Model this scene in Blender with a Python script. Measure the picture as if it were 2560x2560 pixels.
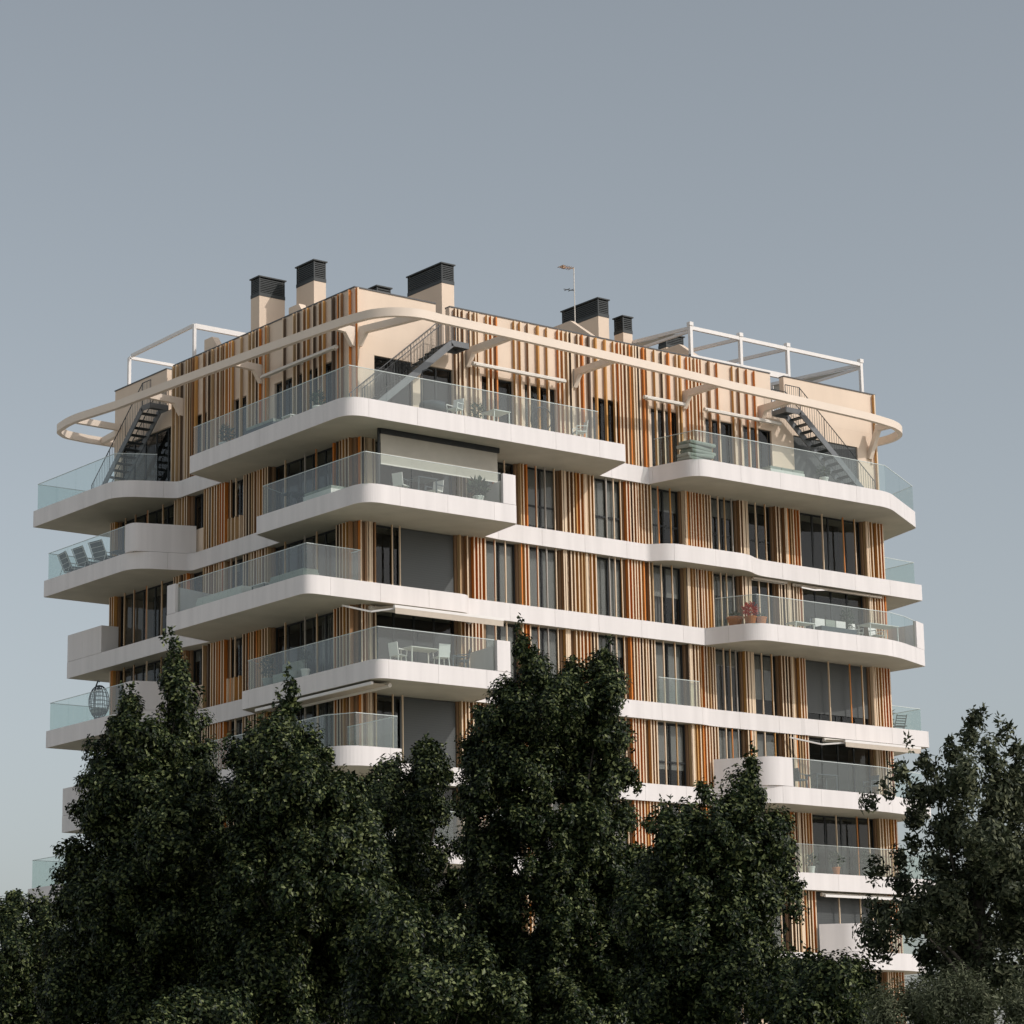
import bpy, math, random
import numpy as np
from mathutils import Vector, Matrix, Quaternion

for o in list(bpy.data.objects):
    bpy.data.objects.remove(o, do_unlink=True)
SCN = bpy.context.scene
COL = SCN.collection
RAD = math.radians

# ------------------------------------------------------------------ camera
ZO = 27.0                                   # penthouse floor level above the ground
cam_d = bpy.data.cameras.new('camera')
cam = bpy.data.objects.new('camera', cam_d)
COL.objects.link(cam)
cam_d.sensor_fit = 'HORIZONTAL'
cam_d.sensor_width = 36.0
cam_d.lens = 6767.6 / 2560.0 * 36.0
cam_d.clip_start = 0.5
cam_d.clip_end = 9000.0
_yaw, _pit, _rol = RAD(51.88336), RAD(12.71757), RAD(-1.04068)
_f = Vector((math.cos(_pit) * math.cos(_yaw), math.cos(_pit) * math.sin(_yaw), math.sin(_pit)))
_r = Vector((math.sin(_yaw), -math.cos(_yaw), 0.0))
_u = _r.cross(_f)
_r2 = _r * math.cos(_rol) + _u * math.sin(_rol)
_u2 = -_r * math.sin(_rol) + _u * math.cos(_rol)
_m = Matrix((( _r2.x, _u2.x, -_f.x, -54.9636),
             ( _r2.y, _u2.y, -_f.y, -79.2771),
             ( _r2.z, _u2.z, -_f.z, -25.3262 + ZO),
             (0, 0, 0, 1)))
cam.matrix_world = _m
SCN.camera = cam
CAM = Vector((-54.9636, -79.2771, -25.3262 + ZO))

# ------------------------------------------------------------------ sky, sun, exposure
SUN = Vector((0.47, -1.0, 0.80)).normalized()       # towards the sun
SUN_EL = math.asin(SUN.z)
SUN_AZ = math.atan2(SUN.x, SUN.y)                    # clockwise from +Y
world = bpy.data.worlds.new('World')
SCN.world = world
world.use_nodes = True
nt = world.node_tree
nt.nodes.clear()
sky = nt.nodes.new('ShaderNodeTexSky')
sky.sky_type = 'NISHITA'
sky.sun_disc = False
sky.sun_elevation = SUN_EL
sky.sun_rotation = SUN_AZ
sky.altitude = 20.0
sky.air_density = 1.0
sky.dust_density = 2.1
sky.ozone_density = 1.0
hsv = nt.nodes.new('ShaderNodeHueSaturation')
hsv.inputs['Hue'].default_value = 0.484
hsv.inputs['Saturation'].default_value = 0.40
bg = nt.nodes.new('ShaderNodeBackground')
bg.inputs['Strength'].default_value = 0.119
wo = nt.nodes.new('ShaderNodeOutputWorld')
nt.links.new(sky.outputs['Color'], hsv.inputs['Color'])
nt.links.new(hsv.outputs['Color'], bg.inputs['Color'])
nt.links.new(bg.outputs['Background'], wo.inputs['Surface'])

sun_d = bpy.data.lights.new('sun', 'SUN')
sun_d.energy = 2.05
sun_d.angle = RAD(0.53)
sun_d.color = (1.0, 0.935, 0.88)
sun = bpy.data.objects.new('sun', sun_d)
COL.objects.link(sun)
sun.location = (40, -60, 80)
sun.rotation_euler = SUN.to_track_quat('Z', 'Y').to_euler()

SCN.view_settings.view_transform = 'Standard'
SCN.view_settings.look = 'None'
SCN.view_settings.exposure = -0.05
SCN.view_settings.gamma = 1.0
SCN.view_settings.use_curve_mapping = False

# ------------------------------------------------------------------ materials
def new_mat(name):
    m = bpy.data.materials.new(name)
    m.use_nodes = True
    n = m.node_tree
    n.nodes.clear()
    out = n.nodes.new('ShaderNodeOutputMaterial')
    return m, n, out

def mat(name, col, rough=0.7, var=0.08, scale=3.0, bump=0.0, bscale=40.0, spec=0.3, metal=0.0, streak=0.0):
    m, n, out = new_mat(name)
    p = n.nodes.new('ShaderNodeBsdfPrincipled')
    p.inputs['Roughness'].default_value = rough
    p.inputs['Specular IOR Level'].default_value = spec
    p.inputs['Metallic'].default_value = metal
    tc = n.nodes.new('ShaderNodeTexCoord')
    nz = n.nodes.new('ShaderNodeTexNoise')
    nz.inputs['Scale'].default_value = scale
    nz.inputs['Detail'].default_value = 6.0
    if streak:
        mp = n.nodes.new('ShaderNodeMapping')
        mp.inputs['Scale'].default_value = (1.0, 1.0, streak)
        n.links.new(tc.outputs['Object'], mp.inputs['Vector'])
        n.links.new(mp.outputs['Vector'], nz.inputs['Vector'])
    else:
        n.links.new(tc.outputs['Object'], nz.inputs['Vector'])
    rp = n.nodes.new('ShaderNodeValToRGB')
    rp.color_ramp.elements[0].position = 0.3
    rp.color_ramp.elements[1].position = 0.7
    rp.color_ramp.elements[0].color = tuple(c * (1 - var) for c in col) + (1,)
    rp.color_ramp.elements[1].color = tuple(min(1, c * (1 + var)) for c in col) + (1,)
    n.links.new(nz.outputs['Fac'], rp.inputs['Fac'])
    n.links.new(rp.outputs['Color'], p.inputs['Base Color'])
    if bump:
        nb = n.nodes.new('ShaderNodeTexNoise')
        nb.inputs['Scale'].default_value = bscale
        nb.inputs['Detail'].default_value = 4.0
        n.links.new(tc.outputs['Object'], nb.inputs['Vector'])
        b = n.nodes.new('ShaderNodeBump')
        b.inputs['Strength'].default_value = bump
        b.inputs['Distance'].default_value = 0.01
        n.links.new(nb.outputs['Fac'], b.inputs['Height'])
        n.links.new(b.outputs['Normal'], p.inputs['Normal'])
    n.links.new(p.outputs['BSDF'], out.inputs['Surface'])
    return m

def mat_blind(name, col):
    m, n, out = new_mat(name)
    p = n.nodes.new('ShaderNodeBsdfPrincipled')
    p.inputs['Roughness'].default_value = 0.5
    p.inputs['Base Color'].default_value = tuple(col) + (1,)
    tc = n.nodes.new('ShaderNodeTexCoord')
    w = n.nodes.new('ShaderNodeTexWave')
    w.bands_direction = 'Z'
    w.inputs['Scale'].default_value = 3.6
    b = n.nodes.new('ShaderNodeBump')
    b.inputs['Strength'].default_value = 0.119
    b.inputs['Distance'].default_value = 0.01
    n.links.new(tc.outputs['Object'], w.inputs['Vector'])
    n.links.new(w.outputs['Fac'], b.inputs['Height'])
    n.links.new(b.outputs['Normal'], p.inputs['Normal'])
    n.links.new(p.outputs['BSDF'], out.inputs['Surface'])
    return m

def mat_glass(name, tint, haze, haze_fac, refl=1.0):
    m, n, out = new_mat(name)
    tr = n.nodes.new('ShaderNodeBsdfTransparent')
    tr.inputs['Color'].default_value = tuple(tint) + (1,)
    df = n.nodes.new('ShaderNodeBsdfDiffuse')
    df.inputs['Color'].default_value = tuple(haze) + (1,)
    m1 = n.nodes.new('ShaderNodeMixShader')
    m1.inputs['Fac'].default_value = haze_fac
    n.links.new(tr.outputs['BSDF'], m1.inputs[1])
    n.links.new(df.outputs['BSDF'], m1.inputs[2])
    gl = n.nodes.new('ShaderNodeBsdfGlossy')
    gl.inputs['Roughness'].default_value = 0.015
    fr = n.nodes.new('ShaderNodeFresnel')
    fr.inputs['IOR'].default_value = 1.5
    mu = n.nodes.new('ShaderNodeMath')
    mu.operation = 'MULTIPLY'
    mu.use_clamp = True
    mu.inputs[1].default_value = refl
    ge = n.nodes.new('ShaderNodeNewGeometry')
    fb = n.nodes.new('ShaderNodeMath')
    fb.operation = 'SUBTRACT'
    fb.use_clamp = True
    n.links.new(fr.outputs['Fac'], fb.inputs[0])
    n.links.new(ge.outputs['Backfacing'], fb.inputs[1])
    n.links.new(fb.outputs['Value'], mu.inputs[0])
    m2 = n.nodes.new('ShaderNodeMixShader')
    n.links.new(mu.outputs['Value'], m2.inputs['Fac'])
    n.links.new(m1.outputs['Shader'], m2.inputs[1])
    n.links.new(gl.outputs['BSDF'], m2.inputs[2])
    n.links.new(m2.outputs['Shader'], out.inputs['Surface'])
    return m

def mat_leaf(name, dark, mid, light, rough=0.40, trans=0.18):
    m, n, out = new_mat(name)
    g = n.nodes.new('ShaderNodeNewGeometry')
    rp = n.nodes.new('ShaderNodeValToRGB')
    e = rp.color_ramp.elements
    e[0].position = 0.0
    e[0].color = tuple(dark) + (1,)
    e[1].position = 1.0
    e[1].color = tuple(light) + (1,)
    k = e.new(0.62)
    k.color = tuple(mid) + (1,)
    n.links.new(g.outputs['Random Per Island'], rp.inputs['Fac'])
    p = n.nodes.new('ShaderNodeBsdfPrincipled')
    p.inputs['Roughness'].default_value = rough
    p.inputs['Specular IOR Level'].default_value = 0.2
    n.links.new(rp.outputs['Color'], p.inputs['Base Color'])
    t = n.nodes.new('ShaderNodeBsdfTranslucent')
    n.links.new(rp.outputs['Color'], t.inputs['Color'])
    mx = n.nodes.new('ShaderNodeMixShader')
    mx.inputs['Fac'].default_value = trans
    n.links.new(p.outputs['BSDF'], mx.inputs[1])
    n.links.new(t.outputs['BSDF'], mx.inputs[2])
    n.links.new(mx.outputs['Shader'], out.inputs['Surface'])
    return m

M = {}
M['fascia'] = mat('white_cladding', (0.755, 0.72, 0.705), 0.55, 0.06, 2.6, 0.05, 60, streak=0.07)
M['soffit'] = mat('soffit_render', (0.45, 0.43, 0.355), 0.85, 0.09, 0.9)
M['parapet'] = mat('parapet_cladding', (0.75, 0.715, 0.70), 0.6, 0.06, 2.6, 0.05, 60, streak=0.07)
M['cream'] = mat('cream_render', (0.77, 0.63, 0.50), 0.85, 0.05, 0.9, 0.12, 50, streak=0.4)
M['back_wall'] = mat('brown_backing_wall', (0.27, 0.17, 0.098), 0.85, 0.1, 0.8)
M['ring'] = mat('cream_steel', (0.79, 0.68, 0.57), 0.5, 0.03, 1.0)
M['coping'] = mat('coping_metal', (0.10, 0.10, 0.10), 0.5, 0.1)
M['frame'] = mat('anthracite_frame', (0.022, 0.026, 0.028), 0.45, 0.1)
M['blind'] = mat_blind('grey_shutter', (0.33, 0.325, 0.305))
M['blind_dark'] = mat_blind('slate_shutter', (0.065, 0.072, 0.072))
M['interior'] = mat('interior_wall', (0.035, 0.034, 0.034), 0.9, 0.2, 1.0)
M['curtain'] = mat('curtain_cloth', (0.34, 0.335, 0.32), 0.9, 0.08, 3.0)
M['rail_glass'] = mat_glass('railing_glass', (0.90, 0.945, 0.935), (0.54, 0.58, 0.55), 0.045, 1.5)
M['glass_edge'] = mat('glass_edge_highlight', (0.62, 0.68, 0.66), 0.3, 0.05)  # pale strip paints in the bright highlight along the glass top edge
M['pane'] = mat_glass('window_glass', (0.85, 0.865, 0.86), (0.03, 0.035, 0.035), 0.08, 0.8)
M['dark_metal'] = mat('dark_grey_steel', (0.055, 0.062, 0.066), 0.45, 0.1)
M['stair_grey'] = mat('stair_grey_steel', (0.17, 0.18, 0.19), 0.5, 0.08)
M['louvre'] = mat('louvre_metal', (0.05, 0.056, 0.057), 0.5, 0.1)
M['white_metal'] = mat('white_steel', (0.80, 0.77, 0.74), 0.45, 0.03)
M['awn_cloth'] = mat('awning_cloth', (0.55, 0.48, 0.40), 0.9, 0.05, 4)
M['screen'] = mat('screen_cloth', (0.46, 0.43, 0.37), 0.9, 0.04, 3)
M['awn_metal'] = mat('awning_metal', (0.72, 0.68, 0.62), 0.5, 0.04)
M['roof'] = mat('roof_slab', (0.35, 0.33, 0.30), 0.9, 0.1)
M['bark'] = mat('bark', (0.075, 0.065, 0.055), 0.9, 0.35, 8, 0.5, 30, streak=0.3)
M['cushion'] = mat('grey_cushion', (0.33, 0.35, 0.31), 0.95, 0.1, 5)
M['chair_dark'] = mat('dark_green_cloth', (0.03, 0.05, 0.045), 0.9, 0.15, 6)
M['terracotta'] = mat('terracotta', (0.58, 0.20, 0.07), 0.8, 0.15, 6)
M['wicker'] = mat('grey_wicker', (0.085, 0.10, 0.115), 0.7, 0.2, 12)
M['orange_plastic'] = mat('orange_plastic', (0.45, 0.30, 0.20), 0.6, 0.1)
M['red_leaf'] = mat_leaf('red_petals', (0.5, 0.04, 0.02), (0.65, 0.07, 0.025), (0.8, 0.16, 0.05), 0.6)
M['leaf'] = mat_leaf('ficus_leaf', (0.005, 0.010, 0.005), (0.024, 0.041, 0.014), (0.21, 0.24, 0.095))  # bright and dark tones put sunlit glints and shaded voids into leaf colour
M['leaf_b'] = mat_leaf('olive_leaf', (0.020, 0.028, 0.015), (0.06, 0.074, 0.04), (0.23, 0.24, 0.14), 0.5)
M['leaf_c'] = mat_leaf('shrub_leaf', (0.07, 0.082, 0.045), (0.11, 0.125, 0.07), (0.18, 0.19, 0.12), 0.6)
M['pot_leaf'] = mat_leaf('pot_plant_leaf', (0.03, 0.05, 0.03), (0.06, 0.09, 0.05), (0.1, 0.13, 0.08), 0.6)
SLAT = {
    'c': mat('slat_cream', (0.76, 0.60, 0.43), 0.6, 0.05, 2, streak=0.2),
    't': mat('slat_tan', (0.49, 0.33, 0.175), 0.55, 0.12, 2, streak=0.2),
    'o': mat('slat_ochre', (0.58, 0.30, 0.09), 0.55, 0.12, 2, streak=0.2),
    'r': mat('slat_orange', (0.66, 0.22, 0.04), 0.55, 0.12, 2, streak=0.2),
    'b': mat('slat_brown', (0.31, 0.17, 0.08), 0.55, 0.14, 2, streak=0.2),
    'd': mat('slat_dark', (0.11, 0.075, 0.05), 0.55, 0.14, 2, streak=0.2),
    'g': mat('slat_grey', (0.42, 0.39, 0.35), 0.55, 0.08, 2, streak=0.2),
}
SLAT_KEYS = list(SLAT)

# ground sheet
def mat_ground():
    m, n, out = new_mat('ground_paving')
    p = n.nodes.new('ShaderNodeBsdfPrincipled')
    p.inputs['Roughness'].default_value = 0.9
    tc = n.nodes.new('ShaderNodeTexCoord')
    a = n.nodes.new('ShaderNodeTexNoise')
    a.inputs['Scale'].default_value = 0.05
    a.inputs['Detail'].default_value = 8
    rp = n.nodes.new('ShaderNodeValToRGB')
    rp.color_ramp.elements[0].color = (0.38, 0.35, 0.30, 1)  # unseen ground kept pale to bounce fill onto soffits and shaded edges
    rp.color_ramp.elements[1].color = (0.50, 0.465, 0.405, 1)
    n.links.new(tc.outputs['Object'], a.inputs['Vector'])
    n.links.new(a.outputs['Fac'], rp.inputs['Fac'])
    n.links.new(rp.outputs['Color'], p.inputs['Base Color'])
    n.links.new(p.outputs['BSDF'], out.inputs['Surface'])
    return m
M['ground'] = mat_ground()

# ------------------------------------------------------------------ mesh helpers
class MB:
    def __init__(s):
        s.v, s.f = [], []
    def quadbox(s, c):                       # 8 corners: bottom 4 then top 4
        b = len(s.v)
        s.v += [tuple(x) for x in c]
        for q in ((3, 2, 1, 0), (4, 5, 6, 7), (0, 1, 5, 4), (1, 2, 6, 5), (2, 3, 7, 6), (3, 0, 4, 7)):
            s.f.append(tuple(b + i for i in q))
        return s
    def box(s, x0, x1, y0, y1, z0, z1):
        if x0 > x1: x0, x1 = x1, x0
        if y0 > y1: y0, y1 = y1, y0
        if z0 > z1: z0, z1 = z1, z0
        return s.quadbox([(x0, y0, z0), (x1, y0, z0), (x1, y1, z0), (x0, y1, z0),
                          (x0, y0, z1), (x1, y0, z1), (x1, y1, z1), (x0, y1, z1)])
    def beam(s, a, b, w, h, up=(0, 0, 1)):
        a, b = Vector(a), Vector(b)
        d = (b - a).normalized()
        up = Vector(up)
        if abs(d.dot(up)) > 0.98: up = Vector((0, 1, 0))
        sd = d.cross(up).normalized() * (w / 2)
        u = sd.cross(d).normalized() * (h / 2)
        return s.quadbox([a - sd - u, a + sd - u, b + sd - u, b - sd - u, a - sd + u, a + sd + u, b + sd + u, b - sd + u])
    def prism(s, poly, z0, z1):
        n = len(poly); b = len(s.v)
        s.v += [(x, y, z0) for x, y in poly] + [(x, y, z1) for x, y in poly]
        s.f.append(tuple(b + i for i in reversed(range(n))))
        s.f.append(tuple(b + n + i for i in range(n)))
        for i in range(n):
            j = (i + 1) % n
            s.f.append((b + i, b + j, b + n + j, b + n + i))
        return s
    def ribbon(s, out, inn, z0, z1):          # wall between two offset polylines
        n = len(out); b = len(s.v)
        for (x, y), (p, q) in zip(out, inn):
            s.v += [(x, y, z0), (x, y, z1), (p, q, z1), (p, q, z0)]
        for i in range(n - 1):
            a, c = b + 4 * i, b + 4 * i + 4
            for k in range(4):
                l = (k + 1) % 4
                s.f.append((a + k, c + k, c + l, a + l))
        s.f.append((b, b + 1, b + 2, b + 3))
        e = b + 4 * (n - 1)
        s.f.append((e + 3, e + 2, e + 1, e))
        return s
    def tube(s, pts, rads, n=6, cap=True):
        pts = [Vector(p) for p in pts]
        if not hasattr(rads, '__len__'): rads = [rads] * len(pts)
        b = len(s.v)
        for i, p in enumerate(pts):
            d = (pts[min(i + 1, len(pts) - 1)] - pts[max(i - 1, 0)]).normalized()
            a = d.cross(Vector((0.31, 0.2, 0.93)))
            if a.length < 1e-3: a = d.cross(Vector((1, 0, 0)))
            a.normalize(); c = d.cross(a)
            for k in range(n):
                t = 2 * math.pi * k / n
                s.v.append(tuple(p + (a * math.cos(t) + c * math.sin(t)) * rads[i]))
        for i in range(len(pts) - 1):
            for k in range(n):
                l = (k + 1) % n
                s.f.append((b + i * n + k, b + i * n + l, b + (i + 1) * n + l, b + (i + 1) * n + k))
        if cap:
            s.f.append(tuple(b + k for k in reversed(range(n))))
            e = b + (len(pts) - 1) * n
            s.f.append(tuple(e + k for k in range(n)))
        return s
    def lathe(s, prof, c, n=12):
        b = len(s.v)
        for r, z in prof:
            for k in range(n):
                t = 2 * math.pi * k / n
                s.v.append((c[0] + r * math.cos(t), c[1] + r * math.sin(t), c[2] + z))
        for i in range(len(prof) - 1):
            for k in range(n):
                l = (k + 1) % n
                s.f.append((b + i * n + k, b + i * n + l, b + (i + 1) * n + l, b + (i + 1) * n + k))
        s.f.append(tuple(b + k for k in reversed(range(n))))
        e = b + (len(prof) - 1) * n
        s.f.append(tuple(e + k for k in range(n)))
        return s
    def mesh(s, name, m):
        me = bpy.data.meshes.new(name)
        me.from_pydata(s.v, [], s.f)
        me.update()
        me.materials.append(m)
        return me

def link(name, data, parent=None, loc=(0, 0, 0)):
    o = bpy.data.objects.new(name, data)
    COL.objects.link(o)
    o.location = loc
    if parent is not None:
        o.parent = parent
    return o

def tag(o, label=None, cat=None, group=None, kind=None):
    if label: o['label'] = label
    if cat: o['category'] = cat
    if group: o['group'] = group
    if kind: o['kind'] = kind
    return o

def smooth(o):
    for p in o.data.polygons:
        p.use_smooth = True
    return o

# a top-level thing is an Empty at its base
def thing(name, label, cat, loc, group=None, rz=0.0):
    o = link(name, None, None, loc)
    o.empty_display_size = 0.3
    o.rotation_euler = (0, 0, rz)
    return tag(o, label, cat, group)

# ------------------------------------------------------------------ ground
g = MB(); R_ = 4000.0
g.v = [(-R_, -R_, 0), (R_, -R_, 0), (R_, R_, 0), (-R_, R_, 0)]; g.f = [(0, 1, 2, 3)]
tag(link('ground', g.mesh('ground', M['ground'])), 'paved ground around the apartment block, made pale to bounce light up', None, None, 'structure')

lw = MB()  # unseen dark sheet added to cut ground bounce into the foliage
lw.v = [(x, y, .004) for x, y in ((-44, -66), (-20, -66), (-8, -50), (-10, -28), (-20, -14), (-38, -18), (-46, -40))]; lw.f = [tuple(range(7))]
M['added_grass'] = mat('bounce_cut_grass', (0.045, 0.065, 0.025), 0.95, 0.3, 1.5, 0.4, 20)
tag(link('added_grass', lw.mesh('added_grass', M['added_grass'])), 'unseen dark grass added under the trees to cut light bounced up', None, None, 'structure')

# ------------------------------------------------------------------ the apartment building
W, D, H = 27.26, 17.74, 5.07
BASE = (13.63, 8.87, 0.0)
bld = thing('apartment_building', 'cream apartment block with white curved balconies and vertical coloured slats', 'building', BASE)
OFF = Vector((-BASE[0], -BASE[1], ZO))                # building frame: origin at near corner, penthouse floor

def part(name, mb, m, parent=None, pos=(0, 0, 0)):
    """a part of the building (parent None) or a sub-part in the same frame"""
    data = mb.mesh(name, m) if isinstance(mb, MB) else mb
    if parent is None:
        return link(name, data, bld, OFF + Vector(pos))
    return link(name, data, parent, pos)

def fbox(mb, face, u0, u1, d0, d1, z0, z1):          # d = depth into the wall
    if face == 'R': return mb.box(u0, u1, d0, d1, z0, z1)
    return mb.box(d0, d1, u0, u1, z0, z1)

def fillet(pts, n=14):
    """pts: (x, y[, radius])"""
    out = []
    for i, p in enumerate(pts):
        r = p[2] if len(p) > 2 else 0
        v = Vector((p[0], p[1]))
        if not r or i in (0, len(pts) - 1):
            out.append((v.x, v.y)); continue
        a = Vector(pts[i - 1][:2]) - v
        b = Vector(pts[i + 1][:2]) - v
        la, lb = a.length, b.length
        a.normalize(); b.normalize()
        t = min(r, la * 0.48, lb * 0.48)
        p0, p1 = v + a * t, v + b * t
        for k in range(n + 1):
            s = k / n
            q = p0 * (1 - s) ** 2 + v * 2 * s * (1 - s) + p1 * s * s
            out.append((q.x, q.y))
    return out

def offset(pl, d):
    """shift a polyline towards its left (the inside) by d"""
    out = []
    n = len(pl)
    for i in range(n):
        p = Vector(pl[i])
        ns = []
        if i > 0:
            e = (p - Vector(pl[i - 1]))
            if e.length > 1e-6: e.normalize(); ns.append(Vector((-e.y, e.x)))
        if i < n - 1:
            e = (Vector(pl[i + 1]) - p)
            if e.length > 1e-6: e.normalize(); ns.append(Vector((-e.y, e.x)))
        if len(ns) == 2:
            m = (ns[0] + ns[1])
            if m.length < 0.2: m = ns[0]
            m.normalize()
            k = d / max(0.35, m.dot(ns[0]))
            q = p + m * k
        else:
            q = p + ns[0] * d
        out.append((q.x, q.y))
    return out

def split(pl, step, gap=0.009):
    """cut a polyline into pieces of about `step` metres"""
    P = [Vector(p) for p in pl]
    L = [0.0]
    for a, b in zip(P, P[1:]): L.append(L[-1] + (b - a).length)
    tot = L[-1]
    n = max(1, round(tot / step))
    def at(s):
        for i in range(len(P) - 1):
            if s <= L[i + 1] + 1e-9:
                k = (s - L[i]) / max(1e-9, L[i + 1] - L[i])
                return P[i].lerp(P[i + 1], k)
        return P[-1]
    res = []
    for k in range(n):
        s0, s1 = tot * k / n + (gap / 2 if k else 0), tot * (k + 1) / n - (gap / 2 if k < n - 1 else 0)
        q = [at(s0)] + [P[i] for i in range(len(P)) if s0 + 0.02 < L[i] < s1 - 0.02] + [at(s1)]
        res.append([(v.x, v.y) for v in q])
    return res

FH = 0.68                                            # height of the white slab edge
Zs = [0.0, -3.15, -6.25, -9.44, -12.62, -15.75, -18.9, -22.05]
SLABS = [
    # A penthouse floor
    [(6, 20.0), (-2.55, 20.0, .05), (-2.55, 13.1, .9), (-.3, 12.05, .25), (-.3, 8.8), (-2.1, 8.22, .06), (-2.2, -2.7, .85), (10.78, -2.68, .2),
     (11.36, -.36), (13.9, -.32), (14.4, -2.62, .75), (25.1, -2.65, .7), (28.95, -.5, .25), (29.75, 2.4, .2), (29.9, 6.0)],
    # B
    [(6, 18.95), (-2.55, 18.95, .05), (-2.55, 11.7, .9), (-.3, 10.95, .25), (-.3, 4.65), (-1.78, 3.95, .06), (-1.66, -2.95, .8), (5.22, -2.93, .2),
     (5.56, -.48), (6.4, -.36), (13.7, -.36, .15), (14.4, -1.08, .55), (18.4, -1.15, .5), (19.4, -.62, .5), (29.15, -.45, .08), (29.7, 2.4), (29.75, 6.0)],
    # C
    [(6, 20.0), (-.82, 20.0), (-.82, 12.0), (-.45, 9.35), (-2.82, 8.6), (-2.82, -.95, .5), (4.35, -.93, .4), (4.78, -.42), (16.55, -.42), (17.45, -2.58, .75),
     (25.0, -2.65, 1.2), (28.0, -1.5, .1), (27.75, .55), (27.6, 4.0)],
    # D
    [(6, 18.6), (-2.5, 18.6, .05), (-2.5, 11.7, .9), (-.3, 10.95, .25), (-.3, 6.3), (-1.26, 5.72, .06), (-1.28, -3.08, .6), (4.7, -3.08, .15), (5.05, -.42),
     (16.3, -.42, .3), (16.9, -.24, .3), (21.8, -.24), (22.0, -.3), (29.27, -.28, .05), (30.1, 2.7), (30.1, 6.0)],
    # E
    [(6, 20.4), (-.7, 20.4), (-.7, 12.0), (-.45, 9.35), (-2.9, 8.6), (-3.05, -3.42, 1.3), (-.5, -3.5, .15), (-.1, -.4), (16.75, -.32), (18.05, -2.42, 1.0),
     (24.5, -2.2, 1.0), (28.0, -1.4, .1), (27.75, .55), (27.6, 4.0)],
    # F
    [(6, 19.65), (-2.62, 19.65, .05), (-2.62, 11.7, .9), (-.3, 10.95, .25), (-.3, 6.3), (-1.3, 5.7), (-1.3, -3.0, .6), (5.0, -3.0, .2), (5.3, -.4), (20.0, -.4),
     (20.5, -.66, .2), (29.3, -.62, .1), (30.0, 2.7), (30.0, 6.0)],
    # G
    [(6, 20.4), (-.8, 20.4), (-.8, 12.0), (-.45, 9.35), (-2.82, 8.6), (-2.82, -.95, .5), (4.35, -.93, .4), (4.78, -.42), (22.2, -.38), (23.3, -1.6, .7), (26.6, -1.4, 1.0), (28.4, -.3), (28.4, 4.0)],
    # H
    [(6, 19.0), (-2.5, 19.0), (-2.5, 11.7, .9), (-.3, 10.95), (-.3, 6.3), (-1.3, 5.7), (-1.3, -3.0, .6), (5.0, -3.0, .2), (5.3, -.4), (29.3, -.5), (29.6, 4.0)],
]
slab_parts = []
for k, (z, spec) in enumerate(zip(Zs, SLABS)):
    path = fillet(spec)
    core = offset(path, 0.034)
    poly = core + [(27.6, path[-1][1] + .4), (27.6, 17.95), (6.4, 17.95)]
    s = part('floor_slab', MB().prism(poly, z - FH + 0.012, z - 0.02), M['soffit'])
    slab_parts.append(s)
    for seg in split(path, 2.15):
        part('fascia_panel', MB().ribbon(seg, offset(seg, 0.03), z - FH, z), M['fascia'], s)

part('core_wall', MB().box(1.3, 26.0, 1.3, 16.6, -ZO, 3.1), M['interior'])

# ---- walls, windows and slats
RW = [(0.82, 4.47), (5.88, 7.40), (7.97, 9.48), (11.30, 12.74), (14.20, 15.78), (17.38, 18.80), (19.44, 20.82), (22.36, 26.05)]
LW = [(1.30, 5.50), (7.45, 8.60), (10.36, 11.42), (12.62, 17.18)]
slats = []                                            # (face, u, width, z0, z1, colour, parent)
SR = random.Random(11)

def wall(face, u0, u1, z0, z1, m='cream'):
    return part('wall_panel', fbox(MB(), face, u0, u1, 0.0, 0.26, z0, z1), M[m])

def window(face, u0, u1, z0, z1, blind=0.0, dark=False, mull=1, curtain=False, mid=False):
    fr = MB()
    t = 0.055
    d0, d1 = 0.10, 0.165
    fbox(fr, face, u0, u0 + t, d0, d1, z0, z1)
    fbox(fr, face, u1 - t, u1, d0, d1, z0, z1)
    fbox(fr, face, u0 + t, u1 - t, d0, d1, z1 - t, z1)
    fbox(fr, face, u0 + t, u1 - t, d0, d1, z0, z0 + t)
    for i in range(mull):
        c = u0 + (u1 - u0) * (i + 1) / (mull + 1)
        fbox(fr, face, c - t * .7, c + t * .7, d0 + .004, d1 - .004, z0 + t, z1 - t)
    if mid:
        fbox(fr, face, u0 + t, u1 - t, d0 + .008, d1 - .008, z0 + .95, z0 + 1.02)
    w = part('window', fr, M['frame'])
    n = mull + 1
    for i in range(n):
        a = u0 + t + (u1 - u0 - 2 * t) * i / n + .02
        b = u0 + t + (u1 - u0 - 2 * t) * (i + 1) / n - .02
        part('pane', fbox(MB(), face, a, b, 0.128, 0.138, z0 + t, z1 - t), M['pane'], w)
    if curtain:
        cm = MB()
        c0 = u0 + .1
        wid = (u1 - u0) * SR.uniform(.25, .5)
        k = int(wid / .07)
        for i in range(k):
            x = c0 + i * .07
            fbox(cm, face, x, x + .05, .42 + .03 * (i % 2), .45 + .03 * (i % 2), z0 + .02, z1 - .1)
        part('curtain', cm, M['curtain'], w)
    if blind > 0:
        zb = z1 - (z1 - z0) * blind
        part('roller_blind', fbox(MB(), face, u0 + .02 + (1.1 if dark and u0 < 1 else 0), u1 - .02, 0.06 if dark else 0.19, 0.08 if dark else 0.205, max(zb, z0 + .01), z1 - .005), M['blind_dark' if dark else 'blind'], w)
    return w

def add_slat(face, u, z0, z1, c, parent, w=0.058):
    # most slats have a cream front edge and coloured flanks
    q = SR.random()
    if c == 'C':
        slats.append((face, u, w, z0, z1, 'c', parent, 'c')); return
    fc = 'g' if c == 'g' else ('c' if q < .78 else ('t' if q < .84 else ('r' if q < .90 else c)))
    slats.append((face, u, w, z0, z1, c, parent, fc))

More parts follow.
